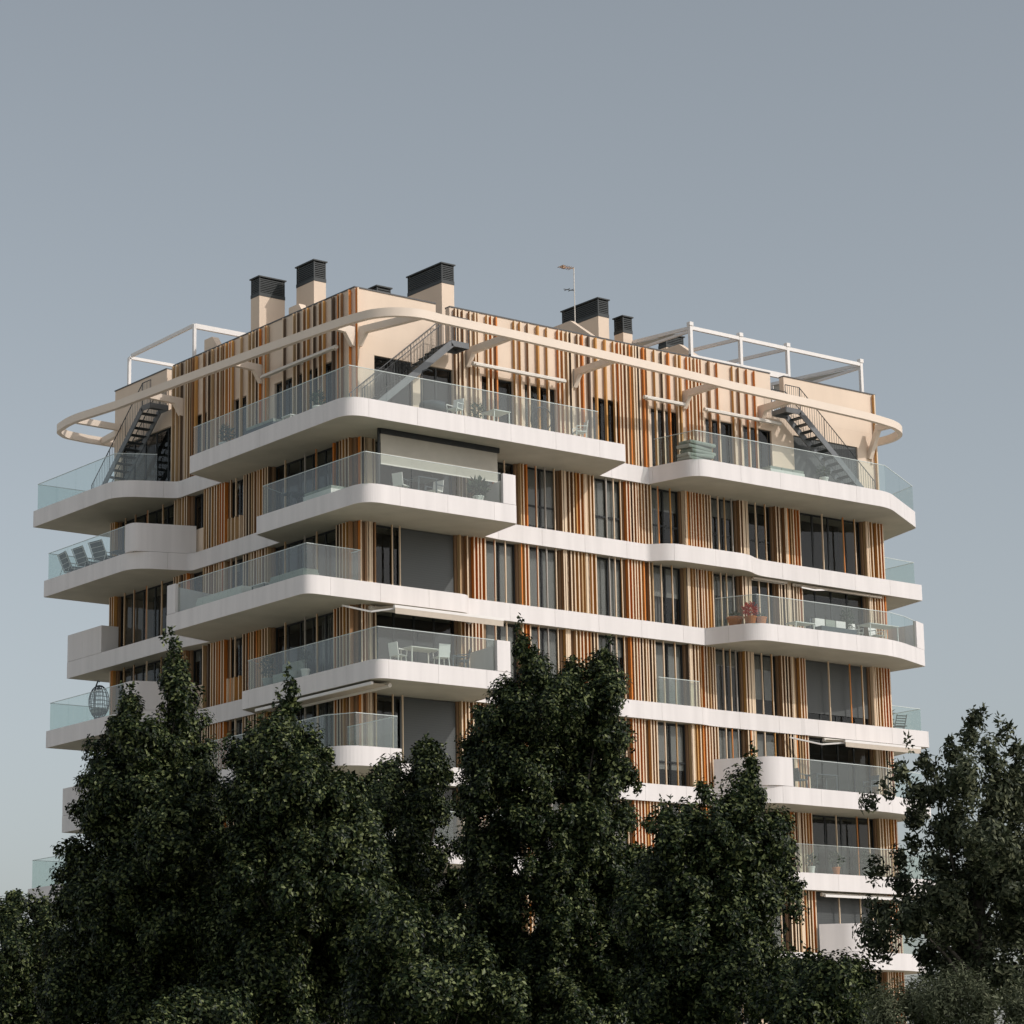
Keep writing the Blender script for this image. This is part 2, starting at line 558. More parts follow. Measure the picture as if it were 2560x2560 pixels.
def zone(face, u0, u1, z0, z1, pat, parent, step=0.162):
    n = max(1, int(round((u1 - u0) / step)))
    for i in range(n):
        if SR.random() < .06: continue
        u = u0 + (i + .5) * (u1 - u0) / n + SR.uniform(-.022, .022)
        c = pat[int(i * len(pat) / n)]
        if SR.random() < .2: c = SR.choice('torbd')
        add_slat(face, u, z0, z1, c, parent)

PAT_R = {0: 'robb', 1: 'tobboror', 2: 'tor', 3: 'bdbtororoo', 4: 'rorooobo', 5: 'toorobo', 6: 'bot', 7: 'bdbtboor', 8: 'tooorr'}
PAT_L = {0: 'bobdr', 1: 'tbobtdb', 2: 'rrobodbt', 3: 'botd', 4: 'ob'}
WS_R = {0: [(1.45, 't'), (1.86, 'c')], 1: [(6.22, 'r'), (6.76, 'c')], 2: [(8.28, 'r'), (8.74, 'g'), (9.2, 't')], 3: [(11.84, 'g'), (12.16, 'c'), (12.5, 'o')],
        4: [(14.52, 'c'), (15.12, 'o')], 5: [(17.72, 'c'), (18.08, 't'), (18.42, 'g')], 6: [(19.82, 'c'), (20.36, 'o')], 7: [(23.6, 'c'), (24.82, 't'), (25.5, 'o')]}
WS_L = {0: [(2.3, 't'), (3.1, 'g'), (4.4, 't')], 1: [(7.9, 'c'), (8.25, 'b')], 2: [], 3: [(13.4, 't'), (14.6, 'c'), (15.6, 'b'), (16.4, 't')]}
# blind fractions per storey (1..7) and bay
BL_R = {1: [.0, .0, .9, 1.0, .35, .3, .0, .0], 2: [(.97, 1), 1, 1, 1, .5, .35, .0, .0], 3: [.0, 1, 1, .3, .97, .25, .72, (.86, 1)], 4: [(.98, 1), 1, 1, 1, .72, 1, 1, .0],
        5: [0, 1, .6, 1, 1, .5, .4, .0], 6: [0, .5, 1, 0, 1, .6, 1, (.98, 1)], 7: [0, 1, 1, .4, 1, 1, .4, .5]}
for k in range(1, 8):
    z0, z1 = Zs[k] - 0.02, Zs[k - 1] - FH + 0.012
    # right-hand (sunlit) front
    edges = [0.0] + [e for w_ in RW for e in w_] + [W]
    for b in range(9):
        u0, u1 = edges[2 * b], edges[2 * b + 1]
        p = wall('R', u0, u1, z0, z1, 'back_wall')
        zone('R', u0 + .03, u1 - .03, z0 + .03, z1, PAT_R[b], p, 0.162 if b != 3 else .18)
    for u, wd in ((.46, .2), (9.72, .12), (10.75, .2), (15.93, .16), (19.2, .22), (21.5, .13), (26.2, .12)):   # wide cream boards
        if SR.random() < .8: add_slat('R', u, z0 + .03, z1, 'C', bld, wd)
    for b, (u0, u1) in enumerate(RW):
        bl = BL_R[k][b]
        dk = False
        if isinstance(bl, tuple): bl, dk = bl[0], True
        big = u1 - u0 > 3
        w_ = window('R', u0, u1, z0, z1 - .02, bl, dk, 3 if big else 1, SR.random() < .5 and not big, (not big) and k in (1, 4))
        for u, c in WS_R[b]:
            if b == 0 and k in (1, 3): continue
            if b == 7 and k in (2, 4): continue
            add_slat('R', u + SR.uniform(-.04, .04), z0 + .03, z1, c, w_, .04)
    # left-hand (shaded) front; starts behind the corner panel
    edges = [0.26] + [e for w_ in LW for e in w_] + [D]
    for b in range(5):
        u0, u1 = edges[2 * b], edges[2 * b + 1]
        p = wall('L', u0, u1, z0, z1, 'back_wall')
        zone('L', (u0 if b else .05) + .03, u1 - .03, z0 + .03, z1, PAT_L[b], p, 0.19)
    for b, (u0, u1) in enumerate(LW):
        zb = z0
        if b == 2:
            zb = z0 + 1.06                            # raised sill
            wall('L', u0, u1, z0, zb - .002)
        if b == 1:
            zb = z0 + .98
            p = wall('L', u0, u1, z0, zb - .002)
            for u in (7.62, 7.95, 8.22, 8.45): add_slat('L', u, z0 + .03, zb, SR.choice('tcob'), p)
        big = u1 - u0 > 3
        w_ = window('L', u0, u1, zb, z1 - .02, SR.choice([0, 0, .3, .2]) if not big else 0, False, 4 if big else 1, SR.random() < .7, False)
        for u, c in WS_L[b]:
            add_slat('L', u + SR.uniform(-.04, .04), zb + .01, z1, c, w_, .04)
    # hidden rear walls
    part('rear_wall', MB().box(W - .26, W, 0.262, D, z0, z1), M['cream'])
    part('rear_wall', MB().box(0.262, W - .262, D - .26, D, z0, z1), M['cream'])
# ground storey
part('plinth_wall', MB().box(0.0, W, 0.0, D, -ZO, Zs[7] - FH + .01), M['cream'])

# ---- penthouse storey
HW = 2.60
PR = [(0.86, 2.62), (3.06, 4.50), (5.88, 7.40), (7.97, 9.52), (11.38, 12.80), (14.42, 15.88), (17.35, 18.88), (19.44, 21.04), (22.3, 26.06)]
PL = [(1.33, 5.45), (7.46, 8.38), (10.33, 11.25), (12.62, 17.18)]
ph_walls = []
edges = [0.0] + [e for w_ in PR for e in w_] + [W]
for b in range(10):
    ph_walls.append(((edges[2 * b], edges[2 * b + 1]), part('wall_panel', MB().box(edges[2 * b], edges[2 * b + 1], 0, .26, -.02, HW), M['cream'])))
top_w = part('wall_panel', MB().box(0, W, 0.0, .26, HW + .001, 3.3).box(0, 3.73, 0, .26, 3.301, H).box(4.38, 21.09, 0, .26, 3.301, H).box(21.86, W, 0, .26, 3.301, H), M['cream'])
edges = [0.262] + [e for w_ in PL for e in w_] + [D]
for b in range(5):
    part('wall_panel', MB().box(0, .26, edges[2 * b], edges[2 * b + 1], -.02, HW), M['cream'])
top_l = part('wall_panel', MB().box(0, .26, .262, D, HW + .001, 3.3).box(0, .26, .262, 13.0, 3.301, H).box(0, .26, 13.52, D, 3.301, H), M['cream'])
part('rear_wall', MB().box(W - .26, W, .262, D, -.02, H), M['cream'])
part('rear_wall', MB().box(.262, W - .262, D - .26, D, -.02, H), M['cream'])
part('roof_deck', MB().box(.27, W - .27, .27, D - .27, 3.1, 3.3), M['roof'])
part('coping', MB().box(-.03, 3.73, -.03, .29, H + .001, H + .05).box(4.38, 21.09, -.03, .29, H + .001, H + .05).box(21.86, W + .03, -.03, .29, H + .001, H + .05)
     .box(-.03, .29, .293, 13.0, H + .001, H + .05).box(-.03, .29, 13.52, D + .03, H + .001, H + .05), M['coping'])
for i, (u0, u1) in enumerate(PR):
    bl = [.86, .8, 0, 0, 0, 0, 0, 0, (.98, 1)][i]
    dk = False
    if isinstance(bl, tuple): bl, dk = bl[0], True
    window('R', u0, u1, -.02, HW, bl if i not in (0, 1) else 0, dk, 3 if u1 - u0 > 3 else 1, i in (2, 3, 6, 7), False)
for i, (u0, u1) in enumerate(PL):
    zb = -.02
    window('L', u0, u1, zb, HW, (.0, 0, 0, 0)[i], False, 4 if u1 - u0 > 3 else 1, i == 0, False)
PSX = [4.45, 4.61, 4.82, 5.14, 5.38, 5.52, 5.98, 6.18, 6.4, 7.31, 7.59, 7.98, 8.46, 8.93, 9.49, 9.7, 9.93, 10.12, 10.48, 10.69, 11.03, 11.39,
       11.87, 12.32, 12.56, 12.73, 12.93, 13.12, 13.32, 13.45, 13.62, 13.86, 14.04, 14.48, 14.88, 15.21, 15.65, 15.83, 16.24, 16.42, 16.64, 16.82, 16.98, 17.41, 17.89, 18.74, 19.09, 19.55, 19.98]
PSC = 'bbbbtoorbooboorotdbrdooorobtotdrtodrtorotrobrobrrodrob'
for x, c in zip(PSX, PSC):
    add_slat('R', x + .12, .02, H - .06, c, top_w, .07)
add_slat('R', 0.045, .02, H - .02, 'r', top_w, .07)
add_slat('R', 27.1, .02, H - .02, 'o', top_w, .07)
PSY = [0.22, 0.76, 0.92, 1.29, 1.92, 2.21, 2.59, 3.01, 3.27, 3.69, 3.95, 4.64, 5.83, 5.96, 6.36, 6.59, 6.85, 7.08, 7.71,
       8.35, 8.53, 8.81, 8.99, 9.18, 9.46, 9.83, 10.11, 10.49, 11.06, 11.3, 11.44, 11.64, 11.78, 12.22, 12.56, 12.85]
PYC = 'rbbdobdobdtdttrdtttorobtbtdbobdbtdtt'
for y, c in zip(PSY, PYC):
    add_slat('L', y, .02, H - .06, c, top_l, .07)

# slats: the 300 that show largest are parts of their own, the rest are one part
def slat_box(face, u, w, z0, z1):
    m = MB()
    return fbox(m, face, u - w / 2, u + w / 2, -.155 if z1 - z0 > 4 else -.20, -.035 if w > .05 else -.14, z0, z1)
def shows(s):
    face, u, w, z0, z1, c, par, fc = s
    zc = (z0 + z1) / 2
    hid = 0.0
    if zc < -14: hid = .9
    elif zc < -9 and (face == 'L' or u < 11): hid = .7
    if face == 'L' and zc < -5 : hid = max(hid, .3)
    return (z1 - z0) * w * (1 - hid)
slats.sort(key=shows, reverse=True)
cache = {}
for s in slats[:300]:
    face, u, w, z0, z1, c, par, fc = s
    key = (face, w, round(z1 - z0, 3), c, fc)
    if key not in cache:
        me = slat_box(face, 0.0, w, 0.0, z1 - z0).mesh('slat', SLAT[c])
        me.materials.append(SLAT[fc])
        me.polygons[2 if face == 'R' else 5].material_index = 1
        cache[key] = me
    pos = Vector((u, 0, z0) if face == 'R' else (0, u, z0))
    link('slat', cache[key], par, pos + OFF if par is bld else pos)
rest = MB(); mi = []
order = list(SLAT)
for face, u, w, z0, z1, c, par, fc in slats[300:]:
    n0 = len(rest.f)
    if face == 'R': rest.box(u - w / 2, u + w / 2, -.155 if z1 - z0 > 4 else -.20, -.035 if w > .05 else -.14, z0, z1)
    else: rest.box(-.155 if z1 - z0 > 4 else -.20, -.035 if w > .05 else -.14, u - w / 2, u + w / 2, z0, z1)
    mm_ = [order.index(c)] * 6
    mm_[2 if face == 'R' else 5] = order.index(fc)
    mi += mm_
if rest.f:
    me = rest.mesh('slats', SLAT[order[0]])
    for c in order[1:]: me.materials.append(SLAT[c])
    me.polygons.foreach_set('material_index', mi)
    tag(part('slats', me, None), None, None, None, 'stuff')

# ---- glass railings and solid parapets
def railing(z, pts, h=1.14, step=1.75, cap=True):
    pts = [tuple(p) for p in pts]
    c = MB()
    for a, b in zip(pts, pts[1:]):
        c.beam((a[0], a[1], z + h + .012), (b[0], b[1], z + h + .012), .03, .022)
    r = part('balcony_railing', c, M['glass_edge'])
    for a, b in zip(pts, pts[1:]):
        L = math.dist(a, b)
        n = max(1, round(L / step))
        for i in range(n):
            s0, s1 = i / n + .008 / L, (i + 1) / n - .008 / L
            p = (a[0] + (b[0] - a[0]) * s0, a[1] + (b[1] - a[1]) * s0, z - .02 + (h + .02) / 2)
            q = (a[0] + (b[0] - a[0]) * s1, a[1] + (b[1] - a[1]) * s1, z - .02 + (h + .02) / 2)
            part('glass_pane', MB().beam(p, q, .018, h + .018), M['rail_glass'], r)
    return r

def parapet(z, pts, h=1.14, t=.13, step=2.15):
    path = fillet(pts)
    for seg in split(path, step):
        part('parapet_panel', MB().ribbon(seg, offset(seg, t), z + .014, z + h), M['parapet'])

A, B, C_, D_, E, F, G = Zs[:7]
railing(A, [(5, 19.86), (-2.42, 19.86), (-2.42, 13.35), (-.95, 12.6)])
railing(A, [(-1.98, 8.1), (-2.06, -2.55), (9.5, -2.55)])
railing(A, [(14.1, -.5), (14.52, -2.5), (25.05, -2.52), (28.8, -.5), (29.55, 2.3), (29.7, 5.8)])
railing(B, [(5, 18.8), (-2.42, 18.8), (-2.42, 12.35)])
parapet(B, [(-2.545, 12.3), (-2.545, 11.7, .9), (-.12, 10.92)])
railing(B, [(-.4, 4.3), (-1.62, 3.72), (-1.54, -2.8), (4.52, -2.8)])
parapet(B, [(4.55, -2.925), (5.215, -2.925, .2), (5.5, -.3)])
railing(B, [(27.3, .2), (29.5, .3), (29.6, 5.8)])
parapet(C_, [(5, 19.99), (-.815, 19.99), (-.815, 17.15), (-.05, 17.1)])
parapet(C_, [(-.5, 9.2), (-2.815, 8.58), (-2.815, 7.98)])
railing(C_, [(-2.7, 7.95), (-2.7, -.82), (-.38, -.82), (-.38, -.25)])
railing(C_, [(16.75, -.9), (17.5, -2.45), (25.0, -2.52), (26.1, -2.2), (27.2, -1.72)])
parapet(C_, [(27.22, -1.8), (27.99, -1.49), (27.75, .5)])
railing(D_, [(5, 18.48), (-2.38, 18.48), (-2.38, 12.35)])
parapet(D_, [(-2.495, 12.3), (-2.495, 11.7, .9), (-.12, 10.92)])
railing(D_, [(-.4, 5.9), (-1.12, 5.5), (-1.15, -2.95), (4.0, -2.95)])
parapet(D_, [(4.03, -3.075), (4.69, -3.075, .15), (5.0, -.35)])
railing(D_, [(14.12, -.33), (16.25, -.33)], 1.02)
railing(D_, [(27.5, .7), (29.95, .78), (30.0, 5.8)])
parapet(E, [(5, 20.39), (-.695, 20.39), (-.695, 17.2), (-.05, 17.15)])
parapet(E, [(-.5, 9.2), (-2.89, 8.58), (-2.9, 7.9)])
railing(E, [(-2.78, 7.85), (-2.92, -2.2), (-2.35, -3.3), (-.62, -3.34), (-.62, -.3)])
parapet(E, [(16.8, -.4), (18.06, -2.41, 1.0), (19.2, -2.37)])
railing(E, [(19.22, -2.26), (24.5, -2.06), (27.6, -1.32)])
railing(F, [(5, 19.5), (-2.5, 19.5), (-2.5, 12.3)])
parapet(F, [(-2.615, 12.25), (-2.615, 11.7, .9), (-.12, 10.92)])
railing(F, [(20.45, -.55), (29.15, -.52), (29.85, 2.7), (29.9, 5.8)])
railing(F, [(-1.18, 5.5), (-1.18, -2.88), (4.7, -2.88), (5.0, -.5)])
parapet(G, [(22.2, -.4), (23.3, -1.59, .7), (24.6, -1.5)])
railing(G, [(24.62, -1.4), (26.6, -1.3), (28.3, -.3)])

# ---- hoop round the penthouse
ring_out = [(3, 20.0), (-.14, 19.96), (-1.3, 19.8, .3), (-2.08, 19.1, .4), (-2.36, 17.4, 1.0), (-1.95, 14.2), (-1.75, 10.05), (-1.4, 4.06), (-1.13, .72), (-.97, -.9, .5),
            (-.72, -2.05, .6), (-.15, -2.75, .6), (.75, -3.1, .5), (1.8, -2.98), (5.25, -2.88), (9.65, -2.66), (13.8, -2.42), (17.0, -2.14), (21.5, -1.95), (25.2, -1.75, .8),
            (27.1, -1.42, .7), (28.2, -.75, .7), (28.75, .3, .7), (28.7, 1.4, .6), (27.9, 3.0)]
rp = fillet(ring_out)
ring = part('roof_hoop', MB().ribbon(rp, offset(rp, .2), 3.28, 3.6), M['ring'])
def arm(base, tip, face):
    b, t = Vector(base), Vector(tip)
    d = (t - b); L = d.length; d.normalize()
    s = d.cross(Vector((0, 0, 1))).normalized() * .1
    prof = [(0, -.62), (.12, -.60), (.42, -.14), (L, -.12), (L, .14), (0, .13)]
    m = MB()
    n = len(prof)
    m.v = [tuple(b + d * q + Vector((0, 0, z)) - s) for q, z in prof] + [tuple(b + d * q + Vector((0, 0, z)) + s) for q, z in prof]
    m.f = [tuple(range(n)), tuple(reversed(range(n, 2 * n)))] + [(i, i + n, (i + 1) % n + n, (i + 1) % n) for i in range(n)]
    part('hoop_arm', m, M['ring'], ring)
for x, y in ((.2, -2.62), (5.15, -2.75), (10.4, -2.5), (16.15, -2.1), (20.35, -1.88)):
    if x < 1: arm((.12, -.02, 3.40), (1.0, -2.9, 3.43), 'R')
    else: arm((x, -.02, 3.40), (x + .15, y, 3.43), 'R')
part('hoop_arm', MB().beam((26.75, -.02, 2.2), (26.75, -.6, 3.35), .2, .22).beam((26.75, -.5, 3.42), (26.85, -1.4, 3.43), .2, .27).beam((27.3, .3, 2.1), (26.8, .0, 2.1), .2, .3), M['ring'], ring)
for y, x in ((12.25, -1.75), (6.3, -1.42), (.05, -.98)):
    arm((-.02, y, 3.40), (x, y, 3.43), 'L')
part('hoop_arm', MB().beam((-.05, 17.3, 3.4), (-2.15, 17.3, 3.43), .2, .26).beam((.3, 17.76, 3.4), (.6, 19.85, 3.43), .2, .26), M['ring'], ring)

# ---- outside stairs to the roof
def stair(face, u0, u1, d0, d1, ztop, land0, land1):
    """flight from (u0, ztop) down to (u1, 0); d0/d1 = near/far distance from the wall"""
    def P(u, d, z): return (u, -d, z) if face == 'R' else (-d, u, z)
    m = MB()
    for d in (d0, d1):
        m.beam(P(u0, d, ztop - .12), P(u1, d, -.12), .05, .26)
        m.beam(P(land0, d, ztop - .11), P(land1, d, ztop - .11), .05, .22)
    m.beam(P(land1, d0, ztop - .11), P(land1, d1, ztop - .11), .05, .2)
    st = part('staircase', m, M['stair_grey'])
    part('landing', MB().quadbox([P(land0, d0, ztop - .07), P(land1, d0, ztop - .07), P(land1, d1, ztop - .07), P(land0, d1, ztop - .07),
                                  P(land0, d0, ztop - .03), P(land1, d0, ztop - .03), P(land1, d1, ztop - .03), P(land0, d1, ztop - .03)]), M['dark_metal'], st)
    n = 14
    sg = 1 if u1 > u0 else -1
    for i in range(1, n):
        z = ztop * (1 - i / n)
        u = u0 + (u1 - u0) * i / n
        a, b = u - .14, u + .14
        part('tread', MB().quadbox([P(a, d0 + .03, z - .02), P(b, d0 + .03, z - .02), P(b, d1 - .03, z - .02), P(a, d1 - .03, z - .02),
                                    P(a, d0 + .03, z + .02), P(b, d0 + .03, z + .02), P(b, d1 - .03, z + .02), P(a, d1 - .03, z + .02)]), M['dark_metal'], st)
    for d in (d0, d1):
        hr, bl = MB(), MB()
        hr.tube([P(land1, d, ztop + .95), P(u0, d, ztop + .95), P(u1, d, .95), P(u1 + sg * .12, d, .85), P(u1 + sg * .12, d, 0)], .02, 5)
        k = 30
        for i in range(k + 1):
            u = u0 + (u1 - u0) * i / k
            z = ztop * (1 - i / k)
            r = .018 if i % 10 == 0 else .008
            bl.tube([P(u, d, z - .05), P(u, d, z + .94)], r, 4, False)
        q = max(2, int(abs(land1 - land0) / .11))
        for i in range(q + 1):
            u = land0 + (land1 - land0) * i / q
            bl.tube([P(u, d, ztop - .05), P(u, d, ztop + .94)], .018 if i == q else .008, 4, False)
        part('handrail', hr, M['dark_metal'], st)
        tag(part('balusters', bl, M['dark_metal'], st), None, None, None, 'stuff')
stair('R', 3.64, -.35, .3, 1.12, 3.36, 3.6, 4.42)
stair('R', 21.66, 25.75, .3, 1.12, 3.36, 21.7, 20.85)
stair('L', 13.55, 17.5, .3, 1.12, 3.36, 13.6, 12.9)

# ---- roof: chimneys, hatches, frames, mast
def chimney(x0, x1, y0, y1, top, cap=.8):
    c = part('chimney', MB().box(x0, x1, y0, y1, 3.301, top - cap), M['cream'])
    m = MB()
    m.box(x0 + .07, x1 - .07, y0 + .07, y1 - .07, top - cap + .001, top - .03)
    m.box(x0 - .05, x1 + .05, y0 - .05, y1 + .05, top - .03, top + .02)
    m.box(x0 - .012, x1 + .012, y0 - .012, y1 + .012, top - cap - .01, top - cap + .14)
    n = max(3, int((cap - .2) / .075))
    for i in range(n):
        z = top - cap + .17 + i * (cap - .22) / n
        m.box(x0 + .01, x1 - .01, y0 + .01, y1 - .01, z, z + .042)
    for px in (x0 + .0, x1 - .05):
        for py in (y0 + .0, y1 - .05):
            m.box(px, px + .05, py, py + .05, top - cap + .141, top - .031)
    part('louvre_cap', m, M['louvre'], c)
chimney(.93, 2.14, 8.0, 8.62, 7.79)
chimney(2.2, 2.77, 6.0, 7.25, 8.17, .85)
chimney(6.26, 6.87, 3.0, 5.3, 8.0, .82)
chimney(15.15, 15.73, 4.0, 6.4, 8.37, .78)
chimney(16.5, 17.01, 4.0, 4.58, 7.82, .72)
chimney(2.42, 3.07, 2.0, 2.5, 6.1, .62)
chimney(18.9, 19.9, 4.0, 4.5, 7.45, .6)
def hatch(x0, x1, ya, yb, yc, zt, zl):
    m = MB(); b = 0
    prof = [(yc, 3.301), (ya, 3.301), (ya, zl), (yb, zt), (yc, zt)]
    m.v = [(x0, y, z) for y, z in prof] + [(x1, y, z) for y, z in prof]
    m.f = [(0, 1, 2, 3, 4), (9, 8, 7, 6, 5)] + [(i, i + 5, (i + 1) % 5 + 5, (i + 1) % 5) for i in range(5)]
    part('roof_hatch', m, M['cream'])
hatch(12.72, 12.95, 1.6, 2.9, 5.6, 6.68, 5.75)
hatch(18.55, 18.8, 1.6, 2.8, 4.0, 6.62, 5.75)
hatch(.75, 1.05, 4.4, 4.9, 5.6, 5.82, 5.1)
hatch(.6, .9, 10.4, 11.0, 11.6, 5.95, 5.2)

f1 = part('roof_frame', MB().beam((.4, 17.3, 6.52), (5.2, 17.3, 6.52), .12, .12), M['white_metal'])
part('beam', MB().beam((.4, 12.05, 6.62), (5.2, 12.05, 6.62), .14, .2), M['white_metal'], f1)
for p, q in (((.4, 17.3, 3.3), (.4, 17.3, 6.52)), ((.4, 12.05, 3.3), (.4, 12.05, 6.7)), ((5.2, 17.3, 3.3), (5.2, 17.3, 6.5)), ((5.2, 12.05, 3.3), (5.2, 12.05, 6.5))):
    part('post', MB().beam(p, q, .12, .12), M['white_metal'], f1)
part('beam', MB().beam((.4, 17.1, 6.56), (.4, 12.1, 6.66), .1, .14), M['white_metal'], f1)
part('beam', MB().beam((5.2, 17.1, 6.5), (5.2, 12.1, 6.5), .1, .12), M['white_metal'], f1)

f2 = part('roof_frame', MB().beam((17.07, .42, 6.5), (26.95, .42, 6.5), .12, .15), M['white_metal'])
part('beam', MB().box(17.0, 22.5, .36, .48, 5.125, 5.36), M['white_metal'], f2)
for x in (17.07, 19.85, 22.56, 26.93):
    part('post', MB().beam((x, .42, 3.3), (x, .42, 6.58), .14, .14).box(x - .1, x + .1, .32, .52, 6.58, 6.74), M['white_metal'], f2)
    part('beam', MB().beam((x, .5, 6.5), (x, 6.0, 6.9), .1, .14), M['white_metal'], f2)
    part('post', MB().beam((x, 6.0, 3.3), (x, 6.0, 6.95), .12, .12), M['white_metal'], f2)
for x in (17.07, 26.93):
    m = MB()
    m.v = [(x + .02, .55, 6.40), (x + .02, 5.9, 6.45), (x + .02, 5.9, 6.82), (x + .05, .55, 6.40), (x + .05, 5.9, 6.45), (x + .05, 5.9, 6.82)]
    m.f = [(0, 1, 2), (5, 4, 3), (0, 3, 4, 1), (1, 4, 5, 2), (2, 5, 3, 0)]
    part('shade_cloth', m, M['screen'], f2)
    part('beam', MB().beam((x, .5, 6.36), (x, 6.0, 6.4), .1, .1), M['white_metal'], f2)

an = part('antenna', MB().tube([(13.06, 3.0, 3.3), (13.06, 3.0, 9.05)], .022, 6), M['awn_metal'])
m = MB().beam((13.06, 3.0, 9.0), (12.35, 3.1, 8.98), .03, .03)
for i in range(6):
    x = 12.95 - i * .11
    m.beam((x, 2.85, 9.0), (x, 3.25, 8.99), .02, .02)
m.box(12.5, 12.62, 3.02, 3.14, 8.94, 9.06)
part('aerial', m, M['orange_plastic'], an)
part('aerial', MB().beam((13.06, 3.0, 8.05), (12.5, 3.0, 8.02), .025, .025).beam((12.9, 2.85, 8.05), (12.9, 3.2, 8.05), .02, .02).beam((12.7, 2.85, 8.04), (12.7, 3.2, 8.04), .02, .02), M['louvre'], an)

# ---- awnings and the corner screen
def cassette(face, u0, u1, z, d=.38):
    def P(u, dd, zz): return (u, -dd, zz) if face == 'R' else (-dd, u, zz)
    a = part('awning', MB().tube([P(u0, d, z), P(u1, d, z)], .085, 8), M['awn_metal'])
    for u in (u0 + .25, (u0 + u1) / 2, u1 - .25):
        part('bracket', MB().beam(P(u, .2, z - .02), P(u, d - .05, z - .02), .07, .1), M['awn_metal'], a)
    part('front_bar', MB().beam(P(u0 + .06, d + .11, z - .05), P(u1 - .06, d + .11, z - .05), .09, .07), M['awn_metal'], a)
cassette('R', 5.16, 9.69, 2.88); cassette('R', 13.74, 15.9, 2.87); cassette('R', 16.97, 21.2, 2.84)
cassette('L', .66, 5.7, 2.88)
def awning(face, u0, u1, ceil, d1, zf, uarm0, valance=.2, bar='white_metal', d0=.35, rr=.08):
    def P(u, dd, zz): return (u, -dd, zz) if face == 'R' else (-dd, u, zz)
    a = part('awning', MB().tube([P(u0 + .05, d0, ceil - rr - .05), P(u1 - .05, d0, ceil - rr - .05)], rr, 8), M['awn_metal'])
    part('cloth', MB().quadbox([P(u0 + .1, .4, ceil - .13), P(u1 - .1, .4, ceil - .13), P(u1 - .1, d1, zf + .02), P(u0 + .1, d1, zf + .02),
                                P(u0 + .1, .4, ceil - .12), P(u1 - .1, .4, ceil - .12), P(u1 - .1, d1, zf + .03), P(u0 + .1, d1, zf + .03)]), M['awn_cloth'], a)
    part('front_bar', MB().beam(P(u0, d1, zf), P(u1, d1, zf), (.1 if bar == 'white_metal' else .06), .1), M[bar], a)
    if valance:
        part('valance', MB().quadbox([P(u0 + .02, d1 + .03, zf - valance), P(u1 - .02, d1 + .03, zf - valance), P(u1 - .02, d1 + .045, zf - valance), P(u0 + .02, d1 + .045, zf - valance),
                                      P(u0 + .02, d1 + .03, zf - .05), P(u1 - .02, d1 + .03, zf - .05), P(u1 - .02, d1 + .045, zf - .05), P(u0 + .02, d1 + .045, zf - .05)]), M['awn_cloth'], a)
    for ua, ub in uarm0:
        m = MB()
        mid = P((ua + ub) / 2 - .1, (.4 + d1) / 2 + .1, zf - .14)
        m.beam(P(ua, .4, ceil - .18), mid, .07, .06); m.beam(mid, P(ub, d1, zf - .02), .07, .06)
        part('arm', m, M['white_metal'], a)
awning('R', .28, 5.2, C_ - FH, 1.95, C_ - FH - .34, [(-.9, .6), (4.6, 3.9)], .26)
awning('R', 22.9, 27.3, D_ - FH, 1.6, D_ - FH - .33, [(21.0, 23.4)], .24)
awning('L', -2.6, 4.9, D_ - FH, 1.15, D_ - FH - .12, [], 0)
awning('R', 19.3, 21.2, B - FH, .40, B - FH - .07, [], 0, 'awn_cloth', .26, .045)
awning('R', 21.6, 26.8, B - FH, .30, B - FH - .08, [(22.0, 23.6)], 0, 'awn_cloth', .26, .045)
awning('R', 22.4, 27.0, F - FH, .6, F - FH - .2, [], 0)
s_ = part('sun_screen', MB().box(.02, 5.36, -1.565, -1.55, -1.95, -.86), M['screen'])
part('bottom_bar', MB().box(.02, 5.36, -1.58, -1.535, -2.0, -1.951), M['awn_metal'], s_)
part('roller_box', MB().box(-.03, 5.41, -1.64, -1.47, -.86, -.67), M['frame'], s_)
part('guide', MB().box(-.1, -.04, -1.6, -1.52, -3.1, -.67), M['frame'], s_)

# ------------------------------------------------------------------ things on the balconies
def item(name, mb, m, root, sm=False):
    o = link(name, mb.mesh(name, m), root)
    if sm: smooth(o)
    return o

def lounge_chair(loc, rz, label, group):
    r = thing('garden_chair', label, 'chair', loc, group, rz)          # faces local +x, width along y
    w = .44
    for s in (-1, 1):
        item('side_frame', MB().tube([(.55, s * w, 0), (.5, s * w, .55), (-.25, s * w, .58), (-.42, s * w, .02)], .022, 5)
             .tube([(-.18, s * w, .38), (-.5, s * w, 1.08)], .022, 5).tube([(.5, s * w, .4), (-.2, s * w, .36)], .022, 5), M['white_metal'], r)
    m = MB()
    for i in range(4):
        t = (i + .3) / 3.6
        m.tube([(-.2 - .3 * t, -w, .4 + .68 * t), (-.2 - .3 * t, w, .4 + .68 * t)], .014, 4)
    item('crossbar', m, M['white_metal'], r)
    item('backrest', MB().quadbox([(-.17, -w + .03, .42), (-.14, -w + .03, .42), (-.14, w - .03, .42), (-.17, w - .03, .42),
                                   (-.47, -w + .03, 1.08), (-.44, -w + .03, 1.08), (-.44, w - .03, 1.08), (-.47, w - .03, 1.08)]), M['chair_dark'], r)
    item('seat', MB().box(-.18, .5, -w + .02, w - .02, .4, .46), M['chair_dark'], r)
for i, (y, t) in enumerate(((18.0, 'farthest out of three'), (16.75, 'middle of three'), (15.35, 'nearest the solid parapet'))):
    lounge_chair((-1.75, y, B + ZO), RAD(8 * i - 8), 'white framed dark garden chair on left balcony, %s' % t, 'garden chairs on the left balcony')

